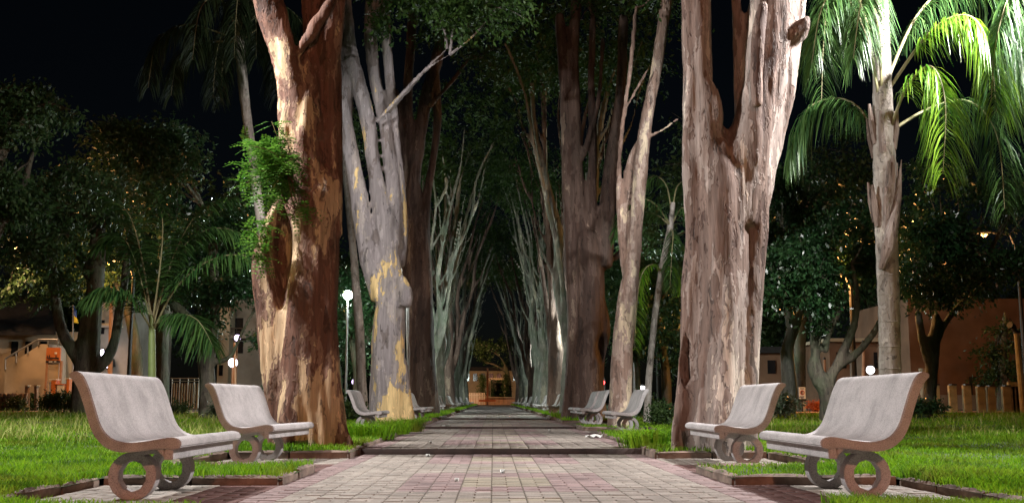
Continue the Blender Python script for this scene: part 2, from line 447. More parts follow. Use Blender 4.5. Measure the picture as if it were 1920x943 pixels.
for sd in (-1, 1):
    for a, b in PADS[sd][:3]:
        xA, xB = min(XIN[sd], XBK[sd]), max(XIN[sd], XBK[sd]); n = int(round((xB-xA)/.235)); cwb = (xB-xA)/n; z = path_z((a+b)/2)
        m = int((b-a)/CH); chb = (b-a)/m
        for j in range(m):
            for i in range(n):
                xc = xA+(i+.5)*cwb
                col = 3 if abs(abs(xc)-abs(XIN[sd])) < .5 and (j < m*.5 or b < 10) else 0
                for (q0, q1) in ([(0, 1)] if j % 2 == 0 else [(0, .5), (.5, 1)]):
                    bays.append((xA+(i+q0)*cwb, xA+(i+q1)*cwb, a+j*chb, a+(j+1)*chb, z, col))
far = []
for k in range(1, 4):
    ya = 14.02+11*(k-1); yb = ya+10.9; z = path_z(ya+1); y = ya-.02; row = 0
    while y < yb-CH:
        for c in range(ncol):
            xa = x0p+c*cw
            if row % 2 == 0: far.append((xa, xa+cw, y, y+CH, z, brickcol(xa+cw/2, y)))
            else:
                for q in (0, 1): far.append((xa+q*cw/2, xa+(q+1)*cw/2, y, y+CH, z, brickcol(xa+cw/2, y)))
        y += CH; row += 1
# the 300 bricks that show largest are parts of their own
vis = sorted([c for c in cells if c[2] > 7.0], key=lambda c: (round(c[2], 3), -(c[1]-c[0])))
single = vis[:300]; sset = set(single)
cache = {}
for c in single:
    key = (round(c[1]-c[0], 3), c[5], random.randint(0, 2))
    if key not in cache:
        wd = c[1]-c[0]
        me = bpy.data.meshes.new('brick'); me.from_pydata(brickverts(-wd/2, wd/2, -CH/2, CH/2, 0), [], BF); me.materials.append(BR[c[5]]); cache[key] = me
    o = bpy.data.objects.new('brick', cache[key]); COL.objects.link(o); o.parent = path
    o.location = ((c[0]+c[1])/2, (c[2]+c[3])/2, c[4]+random.uniform(-.001, .0015)); o.rotation_euler = (random.uniform(-.01, .01), random.uniform(-.01, .01), random.uniform(-.012, .012))
V = []; F = []; MI = []
for c in [c for c in cells if c not in sset]+bays+far:
    b0 = len(V); V += brickverts(*c[:5]); F += [tuple(i+b0 for i in f) for f in BF]; MI += [c[5]]*9
tag(mobj('brick_field', npmesh('brick_field', V, F, mi=MI), BR, path), kind='stuff')
# beyond ~47 m the courses are finer than a pixel: one sheet per terrace with the brick colour
fb = MB()
for i, ya in enumerate([47+11*k for k in range(7)]):
    yb = min(YEND, ya+11); z = path_z(ya+1)
    n = 6
    for j in range(n):
        yy0 = ya+.08+(yb-ya-.08)*j/n; yy1 = ya+.08+(yb-ya-.08)*(j+1)/n
        fb.box(XIN[-1]+.02, XIN[1]-.02, yy0, yy1-.01, z-.05, z, 1 if j % 2 else 0)
tag(fb.build('far_paving', BR, path), kind='stuff')

# kerb stones
kerb = empty('kerb', (0, 0, 0), kind='structure')
kmesh = {}
def stone(p, q, top, w_=.1):
    L = (q-p).length
    key = round(L, 2), random.randint(0, 1)
    if key not in kmesh:
        n = max(3, int(L/.16)); V = []; F = []
        for i in range(n+1):
            t = -L/2+L*i/n; e = .012 if i in (0, n) else 0
            j = [random.uniform(-.008, .008) for _ in range(6)]
            V += [(t, -w_/2+j[0], -.18), (t, -w_/2+j[0]+e, -.02+j[1]*.5), (t, -w_/2+.03, j[2]-e), (t, w_/2-.03, j[3]-e), (t, w_/2+j[4]-e, -.02), (t, w_/2, -.18)]
        for i in range(n):
            for a in range(5): F.append((i*6+a, (i+1)*6+a, (i+1)*6+a+1, i*6+a+1))
        f4 = [tuple(f) for f in F]
        me = bpy.data.meshes.new('kerb_stone'); me.from_pydata(V, [], f4+[(5,4,3,2,1,0), tuple(n*6+a for a in range(6))])
        me.materials.append(M['kerb']); kmesh[key] = me
    o = bpy.data.objects.new('kerb_stone', kmesh[key]); COL.objects.link(o); o.parent = kerb
    c = (p+q)/2; o.location = (c.x, c.y, top+random.uniform(-.008, .008))
    d = q-p; o.rotation_euler = (random.uniform(-.03, .03), random.uniform(-.012, .012), math.atan2(d.y, d.x)+random.uniform(-.015, .015))
def kerbrun(x0, y0, x1, y1, mx=.85):
    p = Vector((x0, y0, 0)); q = Vector((x1, y1, 0)); L = (q-p).length; n = max(1, round(L/mx)); d = (q-p)/n
    for i in range(n):
        a = p+d*i; b = p+d*(i+1); c = (a+b)/2; g = d.normalized()*.008
        stone(a+g, b-g, max(path_z(c.y)+.035, gz(c.x, c.y)+.01))
for sd in (-1, 1):
    xi, xb = XIN[sd], XBK[sd]
    for a, b in strips(sd):
        kerbrun(xi+sd*.05, max(a, 3)+.06, xi+sd*.05, b-.06, .9 if a < 45 else 2.6)
        if b < 35 and b > 5: kerbrun(xi+sd*.02, b-.05, xb, b-.05)
        if 5 < a < 35: kerbrun(xi+sd*.02, a+.05, xb, a+.05)
    for a, b in PADS[sd]:
        if a < 35: kerbrun(xb+sd*.05, a+.02, xb+sd*.05, b-.02)

# grass blades
def grass(name, mat, n, xr, yr, ln, sd, wscale=1.0, straw=False):
    pts = []
    while len(pts) < n:
        k = n
        u = rng.random(k); y = yr[0]*(yr[1]/yr[0])**u
        hi = np.minimum(xr[1], .52*y+2.2) if sd > 0 else np.minimum(xr[1], .50*y+2.2)
        x = xr[0]+(hi-xr[0])*rng.random(k)
        for a, b in zip(x, y):
            if a <= xr[0]: continue
            X = sd*a
            if inpad(X, b, .02): continue
            nz = noise.noise((X*.7, b*.7, 1.7))
            if random.random() < .18-nz*.7: continue
            pts.append((X, b, nz))
            if len(pts) >= n: break
    A = np.array(pts); n = len(A)
    z = np.array([gz(a, b)+.015*0 for a, b in A[:, :2]])-.01
    L = ln*(.55+.75*rng.random(n))*(1+.7*A[:, 2])
    wd = wscale*(.0026+.00028*A[:, 1])
    az = rng.random(n)*6.283; lean = (.15+.7*rng.random(n))*L; la = rng.random(n)*6.283
    sx, sy = np.cos(az)*wd, np.sin(az)*wd; lx, ly = np.cos(la)*lean, np.sin(la)*lean
    B = np.stack([A[:, 0], A[:, 1], z], 1)
    def off(dx, dy, dz): return B+np.stack([dx, dy, dz], 1)
    v = np.stack([off(-sx, -sy, 0*L), off(sx, sy, 0*L), off(-sx*.8+lx*.35, -sy*.8+ly*.35, L*.6), off(sx*.8+lx*.35, sy*.8+ly*.35, L*.6), off(lx, ly, L*.95)], 1).reshape(-1, 3)
    i = np.arange(n)[:, None]*5
    F = np.concatenate([i+np.array([[0, 1, 3]]), i+np.array([[0, 3, 2]]), i+np.array([[2, 3, 4]])], 0)
    return tag(mobj(name, npmesh(name, v, F), mat), ('tall pale straw grass' if straw else 'short bright green lawn grass')+(' west of the brick path' if sd < 0 else ' east of the brick path'), 'grass', kind='stuff')
grass('grass', M['grass'], 120000, (1.72, 15), (4.5, 33), .066, -1)
grass('grass', M['grass'], 120000, (1.94, 16), (4.5, 32), .066, 1)
grass('tall_grass', M['straw'], 5000, (4.0, 15), (15, 33.5), .17, -1, .9, True)
grass('tall_grass', M['straw'], 2000, (4.2, 16), (16, 32.5), .16, 1, .9, True)
# far verge along the avenue
def verge(sd):
    n = 16000; y = 30*(YEND/30)**rng.random(n); x = abs(XIN[sd])+.05+2.2*rng.random(n)
    keep = np.array([not inpad(sd*a, b, .03) for a, b in zip(x, y)]); x = x[keep]; y = y[keep]; n = len(x)
    z = np.array([gz(sd*a, b) for a, b in zip(x, y)])-.01; L = .10*(.6+rng.random(n)); wd = .0004*y
    v = np.stack([np.stack([sd*x-wd, y, z], 1), np.stack([sd*x+wd, y, z], 1), np.stack([sd*x+.03*rng.standard_normal(n), y, z+L], 1)], 1).reshape(-1, 3)
    tag(mobj('verge_grass', npmesh('verge_grass', v, np.arange(3*n).reshape(-1, 3)), M['grass']), 'green grass verge under the avenue trees '+('west' if sd < 0 else 'east')+' of the path', 'grass', kind='stuff')
verge(-1); verge(1)

# ------------------------------------------------------------------ benches
up = [(.055,.848),(.095,.860),(.145,.832),(.192,.74),(.232,.63),(.280,.505),(.345,.43),(.44,.398),(.55,.402),(.66,.420),(.735,.430),(.785,.421),(.806,.398)]
dn = [(.806,.368),(.76,.352),(.66,.356),(.54,.342),(.42,.334),(.32,.362),(.245,.43),(.198,.52),(.160,.63),(.118,.735),(.082,.795),(.046,.832)]
CX = .465
prof = [(a-CX, b) for a, b in list(map(tuple, catmull(up, 3)))+list(map(tuple, catmull(dn, 3)))]
def bench_meshes():
    L = .835
    s = MB(); s.prism(prof, -L, L); slab = s.build('slab', M['bench'], bevel=.007, angle=50, smooth=True)
    a = MB()
    a.prism([(.225, .285), (.285, .285), (.285, .372), (.235, .372)], -L+.02, L-.02)
    a.prism([(.16, .365), (.2249, .30), (.2249, .37)], -L+.03, -L+.12); a.prism([(.16, .365), (.2249, .30), (.2249, .37)], L-.12, L-.03)
    apron = a.build('apron', M['bench'], bevel=.005)
    ribp = [(.25,.425),(.32,.345),(.42,.326),(.54,.334),(.66,.348),(.70,.352),(.66,.318),(.58,.300),(.48,.292),(.38,.305),(.30,.345)]
    r = MB(); r.prism([(x-CX, z+.012) for x, z in ribp], -.075, .075); rib = r.build('support_rib', M['bench'], bevel=.005)
    # ring leg: round outside, ten-sided hole
    n = 40; RO = .163; V = []; F = []
    for yy in (-.055, .055):
        for k in range(n):
            an = 2*math.pi*k/n; V.append((RO*math.cos(an), yy, .158+RO*math.sin(an)))
        for k in range(n):
            an = 2*math.pi*k/n; sec = math.pi/5; ri = .098*math.cos(sec/2)/math.cos(((an+sec/2) % sec)-sec/2)
            V.append((ri*math.cos(an), yy, .158+1.08*ri*math.sin(an)))
    for k in range(n):
        j = (k+1) % n
        F += [(k, j, n+j, n+k), (2*n+k, 3*n+k, 3*n+j, 2*n+j), (k, 2*n+k, 2*n+j, j), (n+k, n+j, 3*n+j, 3*n+k)]
    g = MB(); g.add(V, F); ring = g.build('ring_leg', M['bench'], bevel=.006, angle=50, smooth=True)
    return slab, apron, rib, ring
parts = bench_meshes(); bm_ = [p.data for p in parts]
for p in parts: bpy.data.objects.remove(p)
def bench(sd, yc, x, label, group=None, rz=0.0):
    z = path_z(yc)
    e = empty('park_bench', (x, yc, z-.003), (0 if sd < 0 else math.pi)+rz, label, 'bench', group or 'curved concrete benches facing the path')
    for nm, me in (('slab', bm_[0]), ('apron', bm_[1])): mobj(nm, me, None, e)
    for s in (-1, 1):
        mobj('support_rib', bm_[2], None, e, (-.012, s*.43, 0)); mobj('ring_leg', bm_[3], None, e, (-.085, s*.43, 0))
BL = {-1: ['curved grey concrete bench standing before the large red-brown peeling tree, with tan sign behind it',
           'curved grey concrete bench tucked against the red-brown peeling tree with leafy sprout',
           'curved concrete bench half hidden in grass in front of the cream and yellow barked tree'],
      1: ['large curved concrete bench on the lawn before the tall banded palm trunk',
          'curved concrete bench touching the grey-brown fluted tree with a hollow at its side',
          'curved concrete bench beside the slim leaning tree with flaking bark']}
BX = {-1: [-2.38, -2.55, -2.64], 1: [2.52, 2.60, 2.62]}
for sd in (-1, 1):
    for i, yc in enumerate(BENCH[sd]):
        if i < 3: bench(sd, yc, BX[sd][i], BL[sd][i], None, R(-5) if (sd, i) == (-1, 1) else 0.0)
        elif sd > 0 and i < 5: bench(sd, yc, 2.42, 'curved concrete bench at the foot of the dark hollowed tree', 'pair of benches by the dark hollowed tree')
        elif sd < 0 and i < 5: bench(sd, yc, -2.3, 'curved concrete bench between the cream barked tree and the dark ribbed trunk', 'pair of benches behind the cream barked tree')
        else: bench(sd, yc, sd*2.3, 'small distant curved bench under the '+('western' if sd < 0 else 'eastern')+' row of far grey trunks', 'far benches of the '+('western' if sd < 0 else 'eastern')+' row')

# ------------------------------------------------------------------ trees
def remesh(V, F, voxel):
    me = bpy.data.meshes.new('tmp'); me.from_pydata([tuple(v) for v in V], [], F)
    o = bpy.data.objects.new('tmp', me); COL.objects.link(o)
    m = o.modifiers.new('r', 'REMESH'); m.mode = 'VOXEL'; m.voxel_size = voxel; m.use_smooth_shade = True
    sm = o.modifiers.new('s', 'SMOOTH'); sm.factor = .5; sm.iterations = 3
    dg = bpy.context.evaluated_depsgraph_get(); out = bpy.data.meshes.new_from_object(o.evaluated_get(dg))
    bpy.data.objects.remove(o); bpy.data.meshes.remove(me); return out
def roughen(me, amp=1.0, seed=0.0, flute=.05, dents=()):
    n = len(me.vertices); co = np.empty(n*3, np.float32); me.vertices.foreach_get('co', co); co = co.reshape(-1, 3)
    no = np.empty(n*3, np.float32); me.vertex_normals.foreach_get('vector', no); no = no.reshape(-1, 3)
    d = np.empty(n, np.float32); N = noise.noise
    for i in range(n):
        x, y, z = (float(c) for c in co[i])
        d[i] = flute*N((x*2.4+seed, y*2.4, z*.28))+.5*flute*abs(N((x*6+seed, y*6, z*.45)))+.016*N((x*11, y*11+seed, z*1.6))+.007*N((x*28, y*28, z*5+seed))
    co += no*(d*amp)[:, None]
    for (c, rad, push) in dents:
        q = (co-np.array(c))/np.array(rad); s = np.clip(1-(q*q).sum(1), 0, 1); s = s*s*(3-2*s)
        co += s[:, None]*np.array(push)
    me.vertices.foreach_set('co', co.ravel().astype(np.float32)); me.update()
def leafcloud(centers, radii, counts, size, squash=.7, droop=.3, aspect=.45):
    """leaf-shaped quads clustered on twigs through each clump's volume; returns V,F"""
    Ps = []; Ds = []
    for c, r, n in zip(centers, radii, counts):
        tw = max(4, n//14)
        d = rng.standard_normal((tw, 3)); d /= np.linalg.norm(d, axis=1)[:, None]
        rad = r*(.25+.75*rng.random(tw)**.55)[:, None]
        tc = np.array(c)+d*rad*np.array([1, 1, squash])
        for t, dd in zip(tc, d):
            k = 14; s = rng.random(k); ax = dd*np.array([1, 1, .4])+rng.standard_normal(3)*.5; ax /= np.linalg.norm(ax); ax[2] -= .25
            p = t+np.outer(s-.5, ax)*size*6+rng.standard_normal((k, 3))*size*.55
            Ps.append(p); Ds.append(np.tile(ax, (k, 1))+rng.standard_normal((k, 3))*.7)
    Pn = np.concatenate(Ps); D = np.concatenate(Ds); D[:, 2] -= droop; D /= np.linalg.norm(D, axis=1)[:, None]
    n = len(Pn); U = rng.standard_normal((n, 3)); U[:, 2] += 1.2; S = np.cross(D, U); S /= np.linalg.norm(S, axis=1)[:, None]; Nn = np.cross(S, D)
    ln = (size*(.6+.8*rng.random(n)))[:, None]; wd = ln*aspect
    v = np.stack([Pn-D*ln*.5, Pn+S*wd*.5+Nn*wd*.15, Pn+D*ln*.5-Nn*ln*.1, Pn-S*wd*.5+Nn*wd*.15], 1).reshape(-1, 3)
    return v, np.arange(4*n).reshape(-1, 4)
def traced_tree(name, label, cat, Y, stems, bmat, voxel=.05, clumps=(), lmat=None, lsize=.12, group=None, flute=.05, dents=(), rs=1.0, twigs=True, seed=0.0, xfix=None, n=14, squash=.7, sub=4):
    """stems: lists of (px, py, radius_px[, dy]) on the plane at depth Y; clumps: (px, py, radius_px, leaves[, dy])"""
    px, py = stems[0][0][:2]; b = P(px, py, Y); base = Vector((b.x, Y, gz(b.x, Y)))
    V = []; F = []
    def conv(s):
        dy = s[3] if len(s) > 3 else 0.0
        p = P(s[0], s[1], Y+dy); return (p.x, p.y, p.z, rs*s[2]*(Y+dy)/2000.0)
    S3 = []
    for i, st in enumerate(stems):
        q = [conv(s) for s in st]
        if st[0][1] > 690:
            g = q[0]; q = [(g[0], g[1], min(g[2], gz(g[0], g[1]))-.25, g[3]*1.08)]+q
        d = Vector(q[-1][:3])-Vector(q[-2][:3]); d.normalize(); r_ = q[-1][3]; g = Vector(q[-1][:3])+d*r_*1.6
        q.append((*g, r_*.12))
        c = catmull(q, sub); S3.append(c)
        v, f = tubegeo([tuple(a[:3]) for a in c], [max(.008, a[3]) for a in c], n)
        o = len(V); V += [a-base for a in v]; F += [tuple(k+o for k in ff) for ff in f]
    me = remesh(V, F, voxel)
    dn_ = []
    for (cx, cy, rx, rz, ry, push) in dents:
        c = P(cx, cy, Y)-base
        # find the bark's near surface at that spot
        dn_.append(((c.x, c.y+push[3] if len(push) > 3 else c.y, c.z), (rx*Y/2000, ry, rz*Y/2000), push[:3]))
    roughen(me, 1.0, seed, flute, dn_)
    e = empty(name, base, 0, label, cat, group)
    mobj('trunk', me, bmat, e, smooth=True)
    if clumps:
        C = [(P(c[0], c[1], Y+(c[4] if len(c) > 4 else 0))-base) for c in clumps]
        Rr = [c[2]*Y/2000 for c in clumps]; K = [c[3] for c in clumps]
        v, f = leafcloud([tuple(c) for c in C], Rr, K, lsize, squash)
        if twigs:
            ends = [Vector(q[-2][:3])-base for q in S3]+[Vector(q[len(q)*2//3][:3])-base for q in S3]
            for c, r in zip(C, Rr):
                t = MB(); q = min(ends, key=lambda p_: (p_-c).length); mid = (q+c)/2+Vector((random.uniform(-.3, .3), random.uniform(-.3, .3), random.uniform(-.2, .3)))*r
                if (c-q).length < .05: continue
                t.tube(catmull([(*q, ), (*mid, ), (*c, )], 3), np.linspace(.05, .015, 7)*max(.6, r), 6)
                for _ in range(5):
                    d = Vector((random.gauss(0, 1), random.gauss(0, 1), random.gauss(.2, .7))).normalized()*r*random.uniform(.6, 1)
                    t.tube([c-d*.02, c+d*.5+Vector((0, 0, .1*r)), c+d], [.018*max(.6, r), .012*max(.6, r), .004], 5)
                t.build('branch', bmat, e)
        mobj('crown', npmesh('crown', v, f), lmat, e)
    return e, base, S3

# big red-brown tree with a broken, hollow side stem
treeA, baseA, SA = traced_tree('avenue_tree', 'massive red-brown tree with peeling cream patches and a broken hollow side stem', 'tree', 14.4, [
    [(580,826,62), (576,780,57), (576,690,52), (582,600,51), (592,500,46), (598,420,41), (598,350,32)],
    [(520,815,22,-.1), (514,740,24,-.05), (506,640,27), (498,560,27), (496,480,26), (512,420,20), (524,378,9,.05)],
    [(545,720,34), (545,600,34,.05), (545,520,40,.15), (556,440,36,.15), (565,390,26,.1)],
    [(630,826,22,-.1), (618,760,26,-.1), (612,650,24,-.12), (612,520,22,-.12), (612,420,22)],
    [(655,830,9,-.2), (632,790,16,-.15), (618,720,18,-.1), (612,640,12)],
    [(540,828,24,-.35), (552,770,24,-.28), (562,680,20,-.2), (570,560,14,-.18), (574,470,7,-.1)],
    [(586,420,38), (574,320,33), (562,230,29), (546,140,27,-.1), (522,60,27,-.2), (498,-30,27,-.3), (468,-140,24,-.4)],
    [(540,330,15,-.1), (534,240,15,-.1), (528,160,12), (515,90,9), (498,20,9), (480,-60,8)],
    [(570,260,18,-.1), (578,150,12,-.1), (574,60,12), (566,-60,11)],
    [(615,440,28), (620,330,22,.1), (617,240,20,.1), (614,160,20,.1), (617,80,20), (625,0,19), (633,-120,17)],
    [(560,100,7,-.2), (585,60,7.5,-.3), (612,20,7.5,-.3), (650,-40,7,-.3)],
    [(596,260,9,-.1), (590,170,8,-.1), (588,80,9), (592,-20,9)],
    ], M['barkA'], .034, [(470,-190,120,2400), (640,-200,150,3000), (560,-260,160,3000)], M['leaf_ave'], .12, 'big barked trees lining the path', .085,
    dents=[(528,470,26,95,.6,(.02,.30,0,-.15)), (532,545,14,50,.5,(.0,.16,0,-.2))], seed=3.1)
# leafy sprout on the red-brown tree
def sprig(parent, base, pts, Y, nleaf=6, size=.07):
    st = MB(); V = []
    for (x0, y0, x1, y1, dy) in pts:
        a = P(x0, y0, Y+dy)-base; b = P(x1, y1, Y+dy-.1+random.uniform(-.2, .2))-base
        m = (a+b)/2+Vector((0, 0, .08)); c = catmull([tuple(a), tuple(m), tuple(b)], 6)
        st.tube(c, np.linspace(.007, .0025, len(c)), 5)
        for q in c[3:]:
            for s in range(2):
                d = Vector((random.gauss(0, 1), random.gauss(0, .8), random.gauss(-.1, .4))).normalized(); side = d.cross(Vector((0, 0, 1))).normalized(); up_ = side.cross(d)
                o = Vector(q)
                for k in range(nleaf):                       # pinnate leaf: pairs of small leaflets on a drooping axis
                    t = (k+1)/nleaf; ax = o+d*(.26*t)+Vector((0, 0, -.07*t*t))
                    for sg in (-1, 1):
                        l = size*(1.1-.5*t); f = (side*sg+d*.5+Vector((0, 0, random.uniform(-.3, .1)))).normalized(); wv = f.cross(up_).normalized()
                        V += [ax, ax+f*l*.5+wv*l*.27, ax+f*l, ax+f*l*.5-wv*l*.27]
    st.build('sprout_stem', M['barkA'], parent)
    mobj('sprout_leaves', npmesh('sprout_leaves', [tuple(v) for v in V], np.arange(len(V)).reshape(-1, 4)), M['leaf_sprig'], parent)
pts = []
for _ in range(26):
    x1 = random.uniform(408, 545); y1 = random.uniform(225, 372); 
    if x1 < 440 and not (255 < y1 < 372): continue
    pts.append((552+random.uniform(-10, 10), random.uniform(300, 400), x1, y1, random.uniform(-.75, -.35)))
pts += [(500,470,462,430,-.4), (505,480,478,455,-.45), (505,440,485,425,-.4), (510,500,480,475,-.45), (540,420,575,385,-.6)]
sprig(treeA, baseA, pts, 14.4)

treeR, baseR, SR = traced_tree('avenue_tree', 'massive grey-brown fluted tree with a dark hollow low on its side', 'tree', 13.3, [
    [(1335,812,60), (1338,740,54), (1342,650,52), (1348,550,54), (1352,450,54), (1352,370,56), (1352,310,48), (1352,275,30)],
    [(1392,800,22,-.05), (1396,700,22), (1402,600,22), (1410,500,22), (1420,400,22), (1438,320,20), (1455,250,18), (1470,180,16), (1480,110,14), (1490,20,14), (1498,-80,12)],
    [(1284,815,18,-.1), (1286,740,20), (1292,640,20), (1300,540,26), (1304,450,24), (1302,340,24), (1302,260,22), (1300,160,17), (1296,60,15), (1290,-60,14)],
    [(1352,815,22,-.35), (1362,720,20,-.33), (1366,620,16,-.33), (1372,520,12,-.3), (1376,430,6,-.2)],
    [(1268,815,9,-.15), (1276,770,13,-.1), (1290,700,14)],
    [(1345,360,42), (1325,270,34), (1316,190,24), (1312,110,21), (1310,20,22), (1305,-100,18)],
    [(1322,300,20), (1338,240,14,-.1), (1340,200,10,-.12), (1330,160,9,-.1)],
    [(1375,420,46), (1392,330,50), (1412,250,52), (1428,170,50), (1440,90,50), (1448,10,50), (1456,-90,42)],
    [(1392,250,20), (1385,150,18,.1), (1382,60,16,.1), (1376,-60,14)],
    [(1460,80,26,-.1), (1485,66,20,-.15), (1502,52,15,-.2), (1508,44,10,-.22)],
    [(1420,200,10,-.45), (1418,120,12,-.42), (1430,20,12,-.4)],
    ], M['barkR'], .033, [(1300,-200,120,2200), (1460,-200,150,2600), (1380,-280,150,2600)], M['leaf_ave'], .12, 'big barked trees lining the path', .085, rs=.93,
    dents=[(1281,690,9,38,.5,(.14,.22,0,-.1)), (1284,655,6,30,.5,(.08,.12,0,-.1))], seed=8.4)

treeB, baseB, SB = traced_tree('avenue_tree', 'pale tree with cream and yellow bark and a round burl, many grey stems', 'tree', 25.9, [
    [(732,790,40), (730,740,35), (727,660,36), (730,590,34), (733,530,26), (728,470,22), (722,400,18)],
    [(700,790,12,-.1), (706,730,15), (712,650,16)],
    [(768,792,12,-.1), (760,740,12), (752,680,12)],
    [(755,575,14,-.25), (760,552,15,-.25), (752,525,12,-.2)],
    [(715,560,22), (695,490,21), (680,420,20), (668,340,18), (655,270,17), (642,200,14), (634,110,12), (625,0,11), (618,-90,9)],
    [(725,470,20), (712,380,17), (700,300,15), (690,230,16), (672,160,15), (655,90,15), (648,10,14), (640,-90,12)],
    [(735,460,18), (738,380,15,.2), (728,290,14,.2), (716,210,14,.2), (700,130,13,.2), (695,40,13), (700,-80,10)],
    [(745,500,17,.3), (755,420,14,.4), (748,330,12,.4), (738,240,11,.4), (730,140,11), (722,40,10), (716,-80,8)],
    [(668,330,12,.3), (655,240,10,.3), (650,150,10), (640,60,9), (634,-60,8)],
    [(705,230,5,-.3), (760,170,4.5,-.5), (800,130,4,-.7), (840,105,3,-.9)],
    [(728,215,5,-.2), (790,140,4,-.5), (835,95,3.5,-.7)],
    ], M['barkB'], .05, [(650,-120,100,2600), (730,-40,60,1300,-1.2), (800,-10,75,2000,-1.6), (870,25,65,1400,-1.8), (930,15,60,1200,-2), (715,45,26,350,-1.5), (760,-120,120,2600)], M['leaf_ave'], .14, 'big barked trees lining the path', .045, rs=.86, seed=1.2)
treeC, baseC, SC = traced_tree('avenue_tree', 'dark ribbed multi-stemmed tree close behind the cream barked tree', 'tree', 38.6, [
    [(790,788,32), (790,700,28), (788,600,26), (786,500,24), (782,420,20)],
    [(815,790,12), (806,720,14), (800,630,14), (797,540,12), (796,440,9)],
    [(770,540,16), (768,420,14), (775,330,13), (788,250,12), (800,180,12), (818,120,11), (835,50,10), (850,-40,9)],
    [(785,450,14), (778,360,11), (770,270,10), (765,180,10), (770,80,9), (778,-40,8)],
    [(795,470,12), (800,380,9), (812,300,8), (820,220,8), (815,120,7)],
    [(805,200,4,-.3), (850,150,4,-.6), (880,110,3,-1)],
    [(760,500,10), (752,400,9), (750,300,9), (742,180,8)],
    ], M['barkC'], .06, [(850,-40,90,1800), (780,-60,90,1800), (830,60,60,900,-1), (900,110,50,700,-1.5)], M['leaf_ave'], .16, 'big barked trees lining the path', .05, seed=5.7)
treeS, baseS, SS_ = traced_tree('avenue_tree', 'slim leaning tree with flaking pinkish bark and one thin side stem', 'tree', 24.0, [
    [(1162,785,30), (1164,730,27), (1168,650,25), (1176,570,23), (1186,490,19), (1193,410,17), (1201,320,16), (1212,230,15), (1228,140,14), (1242,50,13), (1256,-50,12)],
    [(1148,788,10), (1155,740,12), (1162,680,14)],
    [(1178,540,12,.1), (1166,460,9,.15), (1160,380,7,.2), (1162,290,6,.2), (1172,200,6), (1184,110,5), (1192,20,4)],
    [(1170,470,10,.2), (1172,380,11,.2), (1186,300,12,.2), (1206,262,9,.1)],
    [(1206,260,6), (1240,245,4,-.2), (1268,225,3,-.3)],
    [(1168,215,4), (1192,170,3.5,-.2), (1215,130,3,-.3)],
    ], M['barkS'], .042, [(1256,-80,90,1600), (1200,-60,70,1100), (1230,-20,50,600)], M['leaf_ave'], .14, 'big barked trees lining the path', .03, rs=.78, seed=2.2)
treeD, baseD, SD = traced_tree('avenue_tree', 'dark brown hollowed tree with a swollen shoulder, beside the red signal light', 'tree', 31.6, [
    [(1102,790,42), (1100,720,36), (1102,650,36), (1104,580,34), (1104,510,32), (1100,450,28)],
    [(1064,790,14), (1070,720,14), (1076,630,14), (1074,540,13), (1070,450,13), (1066,360,13), (1064,260,12), (1058,160,11), (1050,40,10)],
    [(1112,690,20), (1124,640,18), (1128,610,16), (1122,570,16), (1112,530,16)],
    [(1128,500,22), (1136,430,19), (1142,360,17), (1150,290,15), (1158,220,12), (1166,140,10), (1170,40,9)],
    [(1095,470,20), (1086,380,16), (1080,290,14), (1078,200,13), (1074,100,12), (1082,-20,10)],
    [(1112,440,12), (1110,350,10), (1112,260,9), (1108,160,8), (1112,40,7)],
    [(1090,300,6,-.1), (1110,240,7,-.2), (1124,170,6,-.3), (1130,80,6)],
    [(1130,500,8), (1165,475,7,.4), (1200,470,4,.6)],
    ], M['barkC'], .055, [(1080,-60,90,1700), (1160,-60,90,1700), (1110,10,60,800)], M['leaf_ave'], .15, 'big barked trees lining the path', .05, rs=.88,
    dents=[(1128,655,16,34,.7,(.0,.35,0,-.4))], seed=9.9)

